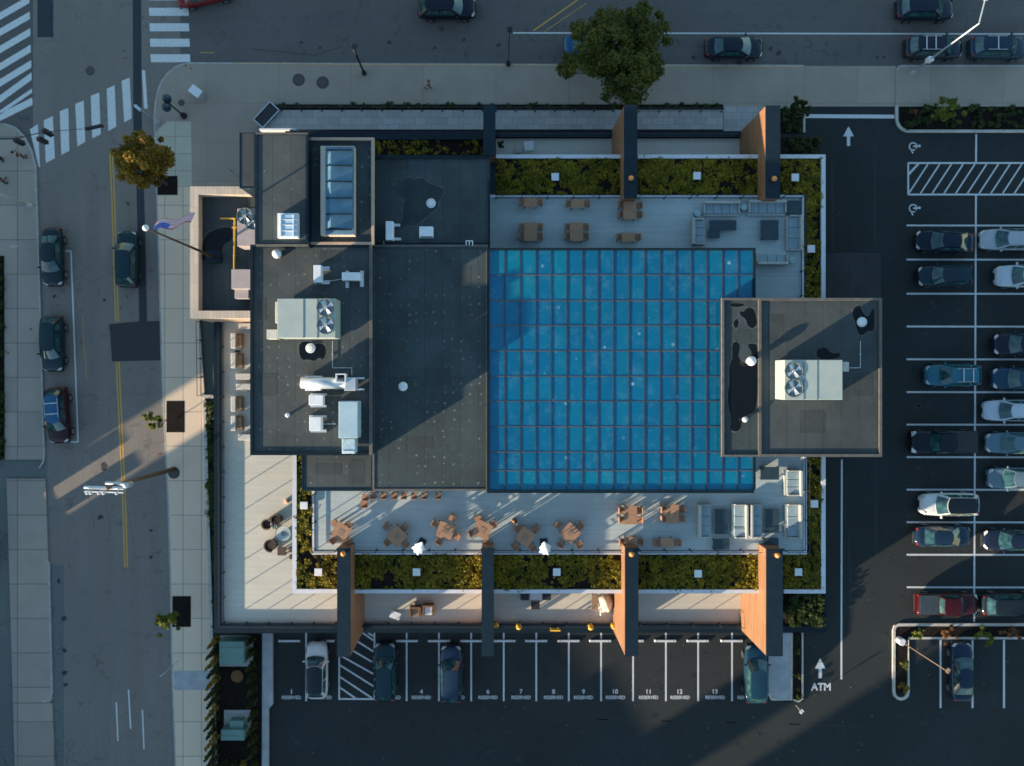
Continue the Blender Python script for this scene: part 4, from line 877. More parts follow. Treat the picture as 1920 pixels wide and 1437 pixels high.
for j in range(8):
    f = j/7; P.append([((.62-.35*f**3)*(1+.16*math.sin(3*a+2*f)+.1*math.sin(7*a))*math.cos(a)*.85, (.85-.45*f**3)*(1+.13*math.sin(2*a+1+f)+.1*math.sin(5*a))*math.sin(a), 1.15*f) for a in [2*math.pi*i/22 for i in range(23)]])
P.append([(0,0,1.18)]*23); q.grid(P, flip=False); q.build('cover', plain('cream_cover',(.72,.62,.48),(.60,.5,.38),3,.9), o, smooth=True); q=MB(); q.tube((-.42,-.35,.7),(-.42,-.95,.5),.09,.06,8); q.build('hanging_strap', m_cush, o, smooth=True)
for i,(x,y,lb_) in enumerate([(930,1173,'yellow bollard half hidden by the second south fin'),(973,1176,'round yellow bollard above stall 6 line'),(1108,1177,'yellow bollard above the stall 9 line'),(1151,1175,'yellow bollard touching the third south fin')]):
    p = W(x,y,ZD+.9); o = thing('bollard', lb_, 'bollard', (p.x,p.y,ZD+.34), 0, 'yellow bollards along the ledge'); q = MB(); q.lathe((0,0,0),[(.2,0),(.2,.5),(.24,.55),(.2,.62),(.08,.68)],14); q.build('post', m_yelb, o, smooth=True); q = MB(); q.lathe((0,0,.68),[(.08,0),(.06,.03)],10); q.build('cap', m_orange, o)
p = W(1041,1180,ZD+.7); o = thing('barrier','yellow two-legged barrier standing on the dark ledge','barrier',(p.x,p.y,ZD+.34)); q = MB(); q.tube((-.3,0,0),(-.3,0,.55),.09,None,8); q.tube((.3,0,0),(.3,0,.55),.09,None,8); q.build('legs', m_yelb, o); q=MB(); q.tube((-.4,0,.55),(.4,0,.55),.11,None,8); q.build('crossbar', m_yelb, o)
# north deck small things
sheet_table(992,274,.75,.75,.1,'pale square table on the shaded north deck',h=.6,mat=m_cope); sheet_table(973,280,.5,.6,0,'low grey table left of the square one on the north deck',h=.45,mat=m_kerb)
tree(938,272,938,272,11,.9,ZD+.7,m_shrub,'dark potted plant at the left end of the north deck',name='potted_plant',nl=300,clumps=8,seed=50,ls=.1,cat='plant',trunk=.03)
# ------------------------------------------------------------------ rooftop equipment
def fans(o, c, z, rr_=.62, mat=m_galv):
    q = MB(); q.lathe((c[0],c[1],z),[(rr_,0),(rr_,.08),(rr_-.05,.08),(rr_-.05,.01),(.01,.01)],22); rg = q.build('fan_ring', m_hvd, o)
    q = MB()
    for k in range(4):
        a = k*math.pi/2+.5; P = []
        for i in range(4):
            r_ = .1+(rr_-.2)*i/3; P.append([(c[0]+r_*math.cos(a-.28),c[1]+r_*math.sin(a-.28),z+.03),(c[0]+r_*math.cos(a+.3),c[1]+r_*math.sin(a+.3),z+.10)])
        q.grid(P)
    q.lathe((c[0],c[1],z+.04),[(.1,0),(.1,.08)],10); q.build('fan_blade', mat, rg)
def ac(x0,y0,x1,y1,zb,h,label,fanpts,seams,extras,g='large rooftop air units',mt=None):
    a, b = W(x0,y1,zb+h), W(x1,y0,zb+h); c = (a+b)/2; w, d = b.x-a.x, b.y-a.y; o = thing('rooftop_unit', label, 'air conditioner', (c.x,c.y,zb), 0, g); off = Vector((c.x,c.y,0))
    q = MB(); q.box((0,0,.12),(w-.2,d-.2,.24)); q.build('kerb_base', m_hvd, o); q = MB(); q.box((0,0,h/2+.1),(w,d,h-.2)); q.build('casing', mt or m_hv, o, bevel=.03)
    for s_ in seams: p = W(s_,y0,zb+h); q = MB(); q.box((p.x-c.x,0,h+.012),(.05,d,.03)); q.build('panel_seam', m_hvd, o)
    for f in fanpts: p = W(f[0],f[1],zb+h); fans(o, (p.x-c.x,p.y-c.y), h)
    for (ex0,ey0,ex1,ey1,eh) in extras: u, v = W(ex0,ey1,zb+eh), W(ex1,ey0,zb+eh); q = MB(); q.box(((u.x+v.x)/2-c.x,(u.y+v.y)/2-c.y,eh/2+.1),(v.x-u.x,v.y-u.y,eh-.2)); q.build('intake_hood', mt or m_cush, o, bevel=.02)
    return o
m_pk = plain('pinkish_steel', (.42,.36,.35), (.36,.31,.31), 1.2, .6)
ac(520,560,629,634,ZU,1.9,'large pale green rooftop unit with two fans on the west roof',[(611,577),(611,610)],[569,595],[(500,618,519,636,1.0),(516,566,519.5,606,1.4)])
ac(1471,675,1580,750,ZR,2.0,'cream rooftop unit with two fans on the east tower roof',[(1488,696),(1488,728)],[1507,1532],[(1580.5,679,1592,697,1.2)])
ac(445,391,482,462,7.3,1.8,'pinkish rooftop unit with two small fans on the west wing',[(460,406),(475,416)],[],[],mt=m_pk); ac(434,505,472,542,7.3,1.5,'lower pinkish box unit on the west wing roof',[],[],[(440,543,466,560,1.0)],mt=m_pk)
o = thing('gas_pipe','yellow gas pipe bending over the west wing roof','pipe',W(440,450,7.3)); q = MB(o.location); z_ = 7.55
pts_ = [W(413,410,z_),W(440,410,z_),W(439,505,z_)]; q.tube(pts_[0],pts_[1],.07); q.tube(pts_[1],pts_[2],.07); q.ball(pts_[1],.075); q.build('pipe', m_gasy, o, smooth=False); q = MB(o.location); p=W(440,427,z_); q.tube(p+Vector((0,-.1,0)),p+Vector((0,.1,0)),.13); q.tube(p+Vector((-.18,0,.1)),p+Vector((.18,0,.1)),.03); q.build('valve', m_gasy, o)
q = MB(o.location)
for y_ in (420,450,480): p = W(440,y_,7.4); q.box((p.x,p.y,7.39),(.3,.12,.18))
q.build('pipe_block', m_hvd, o)
# skylights
p = W(632,357,ZU+.8); o = thing('skylight','long blue glazed skylight with cream side on the west roof','skylight',(p.x,p.y,ZU)); O2 = o.location
q = MB(O2); q.pbox(601,274,664,441,ZU,ZU+.75); q.build('kerb', m_beige, o); q = MB(O2); q.pbox(610,276,663,440,ZU+.75,ZU+.8); q.build('frame', plain('blue_grey_frame',(.12,.24,.34)), o)
q = MB(O2); P0 = [W(612,280,ZU+.84),W(618,280,ZU+1.05),W(661,280,ZU+.84)]
a,b = W(612,282,ZU+.9),W(661,430,ZU+.9); q.add([(a.x,b.y,ZU+.82),(a.x+.32,b.y+.1,ZU+1.08),(a.x+.32,a.y-.1,ZU+1.08),(a.x,a.y,ZU+.82),(b.x,b.y,ZU+.86),(b.x,a.y,ZU+.86)],[(3,0,1,2),(2,1,4,5),(0,4,1),(2,5,3)]); gs = q.build('glass', m_sky, o)
q = MB(O2)
for y_ in (282,311,341,372,402,431): p = W(612,y_,ZU+1.0); q.box(((a.x+b.x)/2,p.y,ZU+.98),(b.x-a.x-.02,.06,.24),0)
q.build('glazing_bar', m_dark, gs)
p = W(540,423,ZB+.4); o = thing('skylight','small bright white ribbed skylight on the west roof box','skylight',(p.x,p.y,ZB)); O2 = o.location; q = MB(O2); q.pbox(520,400,559,446,ZB,ZB+.4); q.build('kerb', m_whitem, o); q = MB(O2); q.pbox(526,403,556,443,ZB+.4,ZB+.5); gs = q.build('glass', m_skyw, o); q = MB(O2)
for y_ in (412,422,433): q.pbox(526,y_-.6,556,y_+.6,ZB+.45,ZB+.54)
for x_ in (526,550): q.pbox(x_-1,402,x_+1,444,ZB+.45,ZB+.56)
q.build('glazing_bar', m_whitem, gs)
def vent(x,y,z,r,h,label,mat=m_whitem,cone=True,name='roof_vent'):
    p = W(x,y,z+h); o = thing(name, label, 'roof vent', (p.x,p.y,z)); q = MB(); q.lathe((0,0,0),[(r*.62,0),(r*.6,h*.6)],16); q.build('pipe', m_galv, o, smooth=True)
    q = MB(); q.lathe((0,0,h*.6),[(r*.7,0),(r,h*.12),(r*.9,h*.28),(r*.4,h*.4)],16); q.build('cap', mat, o, smooth=True)
vent(517,475,ZU,.32,1.0,'white domed vent below the small white skylight'); vent(1411,677,ZR,.34,.9,'bright white domed vent at the puddle on the east roof'); vent(755,725,ZC,.33,.8,'ring-shaped white vent alone on the central roof'); vent(538,779,ZU,.16,.5,'tiny white vent stub left of the two white boxes'); vent(1398,787,ZR,.2,.45,'small pale vent at the lower end of the black puddle')
for x,y,z_,lb_ in [(808,381,ZC-.4,'round pale roof drain in the wet north roof'),(582,653,ZU,'round cream roof drain inside a small puddle below the west unit'),(1617,604,ZR,'round pale blue roof drain at the right tower corner')]:
    p = W(x,y,z_+.1); o = thing('roof_drain', lb_, 'roof drain', (p.x,p.y,z_), 0, 'round roof drains'); q = MB(); q.lathe((0,0,.01),[(.34,0),(.34,.06),(.3,.08)],20); q.build('flange', m_cope, o); q = MB(); q.lathe((0,0,.09),[(.2,0),(.16,.06)],16); q.build('strainer', m_whitem, o)
def mini(x0,y0,x1,y1,z,h,label,legs,mat=m_whitem):
    a, b = W(x0,y1,z+h), W(x1,y0,z+h); c = (a+b)/2; w, d = b.x-a.x, b.y-a.y; o = thing('condenser', label, 'condenser', (c.x,c.y,z), 0, 'small white condensers on the roofs')
    q = MB(); q.box((0,0,h/2+.12),(w,d,h-.2)); q.build('casing', mat, o, bevel=.03)
    for (lx0,ly0,lx1,ly1) in legs: u, v = W(lx0,ly1,z+.2), W(lx1,ly0,z+.2); q = MB(); q.box(((u.x+v.x)/2-c.x,(u.y+v.y)/2-c.y,.11),(v.x-u.x,v.y-u.y,.22)); q.build('mount_rail', m_galv, o)
    q = MB(); q.box((0,-d/2-.01,h/2+.1),(w*.8,.02,(h-.3)*.8)); q.build('grille', m_hvd, o)
mini(588,497,602,530,ZU,.9,'upright white condenser above the large west unit',[(590,500,618,507),(590,526,618,533)]); mini(641,511,675,526,ZU,.9,'horizontal white condenser right of the upright one',[(648,508,654,540),(675,508,682,538)])
mini(723,415,737,450,ZC-.4,.9,'upright white condenser on the wet north roof',[(724,420,750,425),(724,446,752,451)]); mini(786,425,812,443,ZC-.4,.8,'flat white condenser right of the upright one on the north roof',[(786,444,812,447)])
mini(579,741,606,760,ZU,.8,'upper white box unit beside the long metal duct',[(582,738,612,742),(582,760,612,764)]); mini(580,782,602,808,ZU,.9,'lower white box unit with tan side',[(582,806,612,811),(580,779,612,783)])
mini(635,753,671,822,ZU,1.5,'tall pale blue ventilation box near the roof corner',[(641,822,666,826)],plain('pale_blue_steel',(.36,.47,.52),(.30,.42,.48),1,.5)); 
p = W(653,836,ZU+1.1); o = thing('exhaust_hood','pale blue exhaust hood reaching over the roof edge','exhaust hood',(p.x,p.y,ZU+.2)); q = MB(O2:=o.location); q.pbox(641,823,666,851,ZU+.2,ZU+1.1); q.build('casing', plain('pale_blue_steel_two',(.42,.55,.62)), o, bevel=.03); q = MB(O2); q.pbox(643,846,664,849,ZU+1.1,ZU+1.14); q.build('lip', m_whitem, o)
p = W(620,719,ZU+.9); o = thing('exhaust_duct','long shiny round duct with square hood on the west roof','duct',(p.x,p.y,ZU)); O2 = o.location; zq = ZU+.85
q = MB(O2); q.tube(W(565,718,zq),W(648,719,zq),.40,None,18); q.build('duct_pipe', m_galv, o, smooth=True); q = MB(O2); q.pbox(572,705,601,733,ZU+.1,ZU+.7); q.build('support_cradle', m_whitem, o); q = MB(O2); q.pbox(646,708,667,733,ZU+.3,ZU+1.3); q.build('fan_box', m_galv, o, bevel=.03)
q = MB(O2)
for bx_ in [(629,701,648,703),(629,716,648,718),(629,703.1,631,715.9),(646,703.1,648,715.9)]: q.pbox(*bx_,ZU+.9,ZU+1.55)
hd = q.build('hood', m_whitem, o); q = MB(O2); q.pbox(631,703,646,716,ZU+.9,ZU+1.0); q.build('opening', m_black, hd); q = MB(O2); q.pbox(667,708,682,711,ZU+.2,ZU+.5); q.pbox(667,729,682,732,ZU+.2,ZU+.5); q.build('mount_rail', m_whitem, o)
o = thing('roof_ladder','small curved ladder handrail at the roof step','ladder',W(880,455,ZC-.4)); q = MB(o.location)
for x_ in (874,880,886): a = W(x_,459,ZC+.3); b = W(x_,451,ZC+.3); q.tube(a,b,.03,None,6); q.tube((a.x,a.y,ZC-.4),a,.03,None,6)
q.tube(W(874,452,ZC+.3),W(886,452,ZC+.3),.03,None,6); q.build('handrail', m_whitem, o)
# ------------------------------------------------------------------ flag, poles, street furniture
b = W(403,483,7.3); o = thing('flagpole','tall dark flagpole with a white ball rising from the west wing','flagpole',b); O2 = b; q = MB(O2); tp = Vector((b.x,b.y,18.9)); q.tube(b,tp,.11,.05,12); q.build('pole', plain('bronze_pole',(.10,.07,.05),None,4,.4,.5), o, smooth=True); q = MB(O2); q.ball(tp+Vector((0,0,.2)),.20); q.build('finial_ball', m_whitem, o, smooth=True); q = MB(O2); q.box((b.x,b.y,7.5),(1.1,.9,.4)); q.build('base_plinth', m_dark, o)
zfl = 18.3; P = []; nU, nV = 22, 14
a = Vector((b.x+.1,b.y+.25,0)); fl = MB(O2)
for i in range(nU+1):
    u = i/nU; row = []
    for j in range(nV+1):
        v = j/nV; row.append((a.x-.1+u*2.3, a.y+.05+u*.55+.14*math.sin(u*9)+.75*(v-.5), zfl-v*.75-.3*u))
    P.append(row)
cellm = []
for i in range(nU):
    for j in range(nV):
        u, v = i/nU, j/nV; col = 1 if (u < .4 and v < .54) else (0 if int(v*13) % 2 == 0 else 2); cellm.append(col)
fl.grid(P); fl.m = cellm
m_flr = plain('flag_red',(.45,.05,.06)); m_flb = plain('flag_blue',(.06,.10,.42)); m_flw = plain('flag_white',(.75,.75,.85))
oo = fl.build('flag', [m_flr,m_flb,m_flw], None, smooth=True); oo.location = O2; tag(oo,'striped red white and blue flag flying from the tall flagpole','flag')
b = W(325,880,.13); o = thing('utility_pole','brown wooden utility pole with white crossarms over the street','utility pole',b); q = MB(b); tp = Vector((b.x,b.y,11.6)); q.tube(b,tp,.20,.13,12); q.build('pole', m_polew, o, smooth=True)
zt_ = 10.6
for k,(yy,x0,x1,zz) in enumerate([(914,158,232,11.0),(906,198,234,10.3)]):
    a_, c_ = W(x0,yy,zz), W(x1,yy+2,zz); q = MB(b); q.tube(a_,c_,.11,None,8); q.tube(a_+Vector((0,-.3,0)),c_+Vector((0,-.3,0)),.05,None,6); q.build('crossarm', m_whitem, o)
for x_ in (165,172,187,196,220): p = W(x_,925,11.2); q = MB(b); q.lathe(p,[(.05,0),(.11,.05),(.06,.12),(.1,.18),(.04,.26)],10); q.tube(p,p+Vector((0,.35,-.1)),.03,None,6); q.build('insulator', m_cope, o)
q = MB(b); p = W(228,908,9.6); q.lathe(Vector((tp.x+.35,tp.y-.1,8.6)),[(.0,0),(.22,.02),(.22,.9),(.15,1.0)],14); q.build('transformer', m_galv, o, smooth=True)
q = MB(b);  q.tube(W(165,925,11.3),W(178,995,11.2),.014,None,4); q.tube(W(196,925,11.3),W(207,995,11.2),.014,None,4); q.tube(b+Vector((0,0,9)),W(250,1020,7),.012,None,4); q.build('wire', m_blackm, o)
def lamp(bx,by,tx,ty,z,label,mat,r=.09,head=True,hd=(.35,.18),name='street_lamp'):
    b = W(bx,by,.13); o = thing(name, label, 'street lamp', b, 0); q = MB(b); q.tube(b,Vector((b.x,b.y,z)),r,r*.7,10); q.build('post', mat, o, smooth=True); q = MB(b); q.lathe(b,[(.2,0),(.2,.15),(.12,.6)],12); q.build('base', mat, o)
    h = W(tx,ty,z); q = MB(b); q.tube(Vector((b.x,b.y,z-.05)),h,.05,None,8); q.build('arm', mat, o)
    if head: d = h-Vector((b.x,b.y,z)); q = MB(b); q.box((h.x,h.y,z),(hd[0]*2,hd[1]*2,.14),math.atan2(d.y,d.x)); lh = q.build('lamp_head', mat, o, bevel=.03); q = MB(b); q.box((h.x,h.y,z-.08),(hd[0],hd[1],.03),math.atan2(d.y,d.x)); q.build('lens', m_lens, lh)
    return o, b
o,b = lamp(1708,138,1849,-8,9.6,'tall pale street light leaning over the parked cars at top right',m_galv,.08); q = MB(b); q.box((b.x,b.y,3.0),(.4,.35,.6)); q.build('control_box', m_whitem, o)
lamp(683,138,664,88,5.2,'black street lamp on the kerb above the two manholes',m_blackm,.10,hd=(.25,.2)); lamp(953,121,956,56,6.2,'black street lamp at the start of the white edge line',m_blackm,.04,hd=(.2,.2))
lamp(297,231,259,203,4.6,'small pale street light beside the crosswalk corner',m_galv,.06,hd=(.3,.12)); lamp(57,386,-20,352,8.5,'pale street lamp on the left sidewalk running off the picture',m_cush,.09)
lamp(1690,1203,1778,1258,7.0,'slim parking lot light on a round white footing',m_wickt,.05,hd=(.2,.12)); 
p = W(1690,1203,.5); o = thing('pole_footing','round white concrete footing of the parking lot light','footing',(p.x,p.y,0)); q = MB(); q.lathe((0,0,0),[(.3,0),(.3,.7),(.26,.74)],18); q.build('drum', m_cope, o)
def sign(bx,by,z,rz,label,w=.35,h=.5,mat=m_whitem,name='street_sign'):
    b = W(bx,by,.13); o = thing(name, label, 'sign', b, 0); q = MB(b); q.tube(b,Vector((b.x,b.y,z)),.035,None,6); q.build('post', m_galv, o); q = MB(b); q.box((b.x,b.y,z-h/2),(w,.04,h),rz); q.build('plate', mat, o)
sign(333,1240,3.4,.6,'slim signpost by the lower sidewalk',.35,.5); sign(59,471,2.6,.2,'small white sign on the left sidewalk',.4,.45); sign(447,331,2.3,-.7,'signpost leaning over the walk at the west wing',.3,.4,m_slate)
sign(1492,1323,1.6,.8,'small white sign at the tip of the concrete pad',.35,.4)
sign(1567,402,.9,0,'small dark post in the drive lane',.2,.2,m_black)
# traffic signals
b = W(345,218,.13); o = thing('traffic_signal','black pedestrian signal post with two heads at the corner','traffic signal',b); q = MB(b); q.tube(b,Vector((b.x,b.y,3.6)),.08,.07,10); q.build('post', m_blackm, o); q = MB(b); q.lathe(b,[(.28,0),(.24,.3),(.12,.55)],12); q.build('base', m_blackm, o)
m_redk = plain('dull_red_housing',(.09,.015,.012))
m_sig = plain('signal_housing',(.012,.05,.075),(.01,.03,.05),6,.35)
for x_,y_ in [(311,184),(310,200)]:
    p = W(x_,y_,3.5); q = MB(b); q.ball((p.x,p.y,3.3),.36,12,0,1.3); q.build('signal_head', m_sig, o, smooth=True); q = MB(b); q.tube(Vector((b.x,b.y,3.2)),Vector((p.x,p.y,3.2)),.04,None,6); q.build('bracket', m_blackm, o)
b = W(-45,300,.13); o = thing('mast_arm_signal','long mast arm with hanging signals over the diagonal crosswalk','traffic signal',b); q = MB(b); q.tube(b,Vector((b.x,b.y,6.2)),.15,.12,12); q.build('post', m_cush, o, smooth=True); za = 6.0
pa = [Vector((b.x,b.y,za)),W(30,260,za),W(80,248,za),W(155,242,za)]; q = MB(b)
for u,v,r_ in zip(pa[:-1],pa[1:],(.10,.05,.03)): q.tube(u,v,r_,r_*.7,8)
q.build('mast_arm', m_rail, o)
for (x_,y_,rz_) in [(28,262,.4),(82,245,.5),(72,260,.1)]: p = W(x_,y_,za); q = MB(b); q.box((p.x,p.y,za-.55),(.34,.30,1.1),rz_); hd = q.build('signal_head', m_black, o); q = MB(b); q.box((p.x,p.y+.0,za+.02),(.25,.2,.05),rz_); q.build('hanger', m_redk, hd)
p0, p1 = W(158,241,za), W(190,234,za); q = MB(b); q.box(((p0.x+p1.x)/2,(p0.y+p1.y)/2,za-.2),((p1-p0).length,.14,.4),math.atan2(p1.y-p0.y,p1.x-p0.x)); q.build('street_name_board', m_black, o)
p = W(367,172,1.2); o = thing('utility_cabinet','white utility cabinet turned diagonally on the corner plaza','cabinet',(p.x,p.y,.13),R(-38)); q = MB(); q.box((0,0,.58),(.95,.62,1.1)); q.build('body', m_galv, o); q = MB(); q.box((0,0,1.16),(1.02,.70,.07)); q.build('lid', m_whitem, o, bevel=.02); q = MB(); q.box((0,-.32,.6),(.03,.03,.3)); q.build('handle', m_black, o)
p = W(337,192,.135); 
def manhole(x,y,r,z,label): 
    p = W(x,y,z); o = thing('manhole_cover', label, 'manhole cover', p, 0, 'round manhole covers'); q = MB(); q.lathe((0,0,0),[(r,0),(r,.006)],24); q.build('frame', m_manh, o); q = MB(); q.lathe((0,0,.006),[(r*.82,0),(r*.8,.005)],24); q.build('lid', plain('manhole_lid'+str(int(x)),(.10,.08,.075),(.06,.05,.05),12,.6,.3), o)
for a in [(560,150,.52,.137,'reddish manhole cover, left of the pair on the top sidewalk'),(605,155,.52,.137,'grey manhole cover, right of the pair on the top sidewalk'),(169,133,.38,.006,'round manhole cover in the middle of the crossing'),(340,193,.27,.138,'small round cover beside the corner signal post'),(828,55,.22,.006,'small black cover in the road below the black car'),(326,887,.5,.137,'round pale ring at the foot of the utility pole')]: manhole(*a)
p = W(445,1268,.15); o = thing('round_planter','round rust-coloured cover on the black mulch','cover',p); q = MB(); q.lathe((0,0,0),[(.52,0),(.52,.08),(.45,.1)],22); q.build('lid', plain('rust_lid',(.20,.085,.025),(.15,.06,.02),6,.8), o); q = MB(); q.lathe((0,0,-.04),[(.56,0),(.56,.07)],22); q.build('ring', m_soil, o)
def transf(x0,y0,x1,y1,h,label,lid=0):
    a_, b_ = W(x0,y1,.22+h), W(x1,y0,.22+h); c = (a_+b_)/2; w,d = b_.x-a_.x, b_.y-a_.y; o = thing('transformer_box', label, 'transformer', (c.x,c.y,.22), 0, 'green transformer boxes'); q = MB(); q.box((0,0,h/2),(w,d,h)); q.build('casing', m_trans, o, bevel=.03)
    q = MB(); q.box((0,d/2-.5,h+.012),(w,.05,.02)) ; q.build('lid_seam', m_hvd, o); q = MB(); q.box((0,-d/2-.02,h*.5),(w*.9,.03,h*.8)); q.build('door', m_trans, o)
transf(411,1203,458,1246,1.3,'large pale green transformer box at the top of the enclosure'); transf(414,1369,458,1389,1.0,'low green transformer box at the bottom of the enclosure'); transf(430,1352,456,1368,.75,'blue green box standing right behind the low transformer')
# bins
b = W(500,216,1.0); o = thing('bin_enclosure','open black bin with metal rim turned diagonally at the ramp','bin',(b.x,b.y,.13),R(47)); q = MB(); q.box((0,0,.45),(1.9,.95,.9)); q.build('body', m_black, o); q = MB()
for c_,d_ in [((0,.52,.93),(2.0,.08,.08)),((0,-.52,.93),(2.0,.08,.08)),((1.0,0,.93),(.08,.96,.08)),((-1.0,0,.93),(.08,.96,.08))]: q.box(c_,d_)
q.build('rim', m_galv, o)
# wheel stops
def wstop_p():
    o = thing('wheel_stop','x','wheel stop'); q = MB(); q.box((0,0,.07),(1.88,.18,.13),top=.93); q.build('bar', m_whitel, o)
    q = MB(); q.tube((-.7,0,.13),(-.7,0,.14),.03); q.tube((.7,0,.13),(.7,0,.14),.03); q.build('anchor_bolt', m_blackm, o); return o
ws = [(542,'in the first stall beside the retaining kerb'),(606,'partly hidden by the white car with black roof'),(762.5,'right of the dark teal car in stall 3'),(823,'between stalls 4 and 5'),(883.5,'between stalls 5 and 6'),(946,'between stalls 6 and 7'),(1005.5,'between stalls 7 and 8'),(1066.5,'between stalls 8 and 9'),(1126,'between stalls 9 and 10'),(1187,'under the third south fin'),(1248,'between stalls 11 and 12'),(1309,'between stalls 12 and 13'),(1372.5,'between stalls 13 and 14')]
for x_,lb_ in ws: p = W(x_,1202.5,.14); put('ws', wstop_p, (p.x,p.y,.01), 0, 'white concrete wheel stop '+lb_, group='white wheel stops of the reserved stalls')
# ------------------------------------------------------------------ people
def person(px,py,z,rz,label,shirt,trousers,hairc=None,pose='walk'):
    p = W(px,py,z); o = thing('person', label, 'person', (p.x,p.y,z), rz)
    sit = pose == 'sit'; hz = .50 if sit else .92; kx = .42 if sit else (.18 if pose=='walk' else .0)
    def skin(nodes, edges, name, mat, extra=None, sub=1):
        me = bpy.data.meshes.new(name); me.from_pydata([n[:3] for n in nodes], edges, []); tmp = bpy.data.objects.new(name, me); C.objects.link(tmp)
        sk = tmp.modifiers.new('s','SKIN'); sk.use_smooth_shade = True
        for i, n in enumerate(nodes): me.skin_vertices[0].data[i].radius = (n[3],n[3] if len(n)<5 else n[4]); me.skin_vertices[0].data[i].use_root = (i == 0)
        ss = tmp.modifiers.new('u','SUBSURF'); ss.levels = ss.render_levels = sub
        bpy.context.view_layer.update(); out = bpy.data.meshes.new_from_object(tmp.evaluated_get(bpy.context.evaluated_depsgraph_get())); bpy.data.objects.remove(tmp)
        if extra:
            bm = bmesh.new(); bm.from_mesh(out); t2 = bpy.data.meshes.new('e'); t2.from_pydata(extra.v,[],extra.f); bm.from_mesh(t2); bm.to_mesh(out); bm.free()
        out.materials.clear(); out.materials.append(mat); ob = bpy.data.objects.new(name, out); C.objects.link(ob); ob.parent = o; return ob
    hk = (.42,.5) if sit else None
    def leg(s, f, r0=.0):
        y = s*.1
        if sit: return [(.42,y,.50),(.44,y,.09)],(.62 if 0 else .56,y,.05)
        return [(f*.5+.03,y,.48),(f,y,.09)],(f+.16,y,.05)
    (l1,lf),(r1,rf) = leg(1,kx),leg(-1,-kx)
    ch, nk, hd_ = hz+.42, hz+.56, hz+.72
    ra = [(.02,.20,ch+.02),(.06 if not sit else .16,.26,ch-.26),(.20 if not sit else .34,.24,ch-.46 if not sit else ch-.3)]
    la = [(.02,-.20,ch+.02),(.02 if not sit else .16,-.27,ch-.28),(.10 if not sit else .34,-.27,ch-.50 if not sit else ch-.3)]
    nodes = [(0,0,hz,.13,.10),(0,0,hz+.22,.12,.10),(0,0,ch,.15,.10),(0,0,nk,.055),(.01,0,hd_-.02,.09),(0,0,hd_+.07,.085)]+[(*l1[0],.065),(*l1[1],.045),(*lf,.035)]+[(*r1[0],.065),(*r1[1],.045),(*rf,.035)]+[(*ra[0],.055),(*ra[1],.042),(*ra[2],.033)]+[(*la[0],.055),(*la[1],.042),(*la[2],.033)]
    edges = [(0,1),(1,2),(2,3),(3,4),(4,5),(0,6),(6,7),(7,8),(0,9),(9,10),(10,11),(2,12),(12,13),(13,14),(2,15),(15,16),(16,17)]
    ex = MB()
    for hnd in (ra[2],la[2]):
        h = Vector(hnd); ex.box(h+Vector((.03,0,-.04)),(.05,.085,.09))
        for k in range(4): ex.tube(h+Vector((.04,-.03+.02*k,-.08)),h+Vector((.06,-.03+.02*k,-.15+.008*abs(k-1))),.009,.007,5)
        ex.tube(h+Vector((.04,-.045,-.03)),h+Vector((.09,-.05,-.08)),.010,.008,5)
    for s_ in (-1,1): ex.ball((.082,s_*.033,hd_+.04),.012,6); ex.ball((0,s_*.09,hd_+.01),.022,6)
    ex.tube((.085,0,hd_+.03),(.11,0,hd_-.01),.012,.016,6); ex.tube((.088,-.022,hd_-.05),(.088,.022,hd_-.05),.008,None,5)
    skin(nodes, edges, 'body', m_skin, ex)
    sn = [(0,0,hz+.02,.15,.12),(0,0,hz+.22,.14,.12),(0,0,ch,.17,.12),(*ra[0],.072),(*Vector(ra[0]).lerp(Vector(ra[1]),.9),.058),(*la[0],.072),(*Vector(la[0]).lerp(Vector(la[1]),.9),.058)]
    skin(sn, [(0,1),(1,2),(2,3),(3,4),(2,5),(5,6)], 'shirt', shirt)
    skin([(0,0,hz,.155,.125),(*l1[0],.085),(*l1[1][:2],l1[1][2]+.04,.062),(*r1[0],.085),(*r1[1][:2],r1[1][2]+.04,.062)], [(0,1),(1,2),(0,3),(3,4)], 'trousers', trousers)
    q = MB(); q.ball((-.02,0,hd_+.06),.118,12,0,1.0); q.build('hair', hairc or m_hair, o, smooth=True)
    for f_,k in ((lf,1),(rf,-1)): q = MB(); q.box((f_[0]-.04,f_[1],.05),(.27,.10,.09)); q.build('shoe', m_black, o, bevel=.03)
    return o
cl = lambda n,c: plain(n,c,None,8,.9)
person(806,166,.13,R(160),'person in a red and white top walking on the top sidewalk',cl('red_shirt',(.45,.05,.05)),cl('white_trousers',(.6,.6,.6)),cl('auburn_hair',(.25,.10,.04)))
person(965,973,zt,R(-120),'dark-haired person in orange standing between the fourth and fifth tables',cl('orange_shirt',(.45,.16,.03)),cl('black_trousers',(.02,.02,.022)),pose='stand')
person(520,978,zd,R(-110),'person in a blue top seated in the dark wicker chair',cl('blue_shirt',(.10,.17,.30)),cl('teal_trousers',(.05,.16,.17)),pose='sit')
person(46,296,.13,R(30),'person in dark clothes standing at the lower left corner kerb',cl('dark_coat',(.02,.02,.025)),cl('dark_jeans',(.02,.022,.035)),pose='stand')
person(12,342,.13,R(80),'person in black near the left picture edge',cl('black_coat',(.015,.015,.018)),cl('dark_trousers',(.02,.02,.025)))
person(8,300,.13,R(200),'person in a dark red jacket at the left picture edge',cl('dark_red_jacket',(.20,.03,.02)),cl('navy_jeans',(.02,.025,.05)),pose='stand')
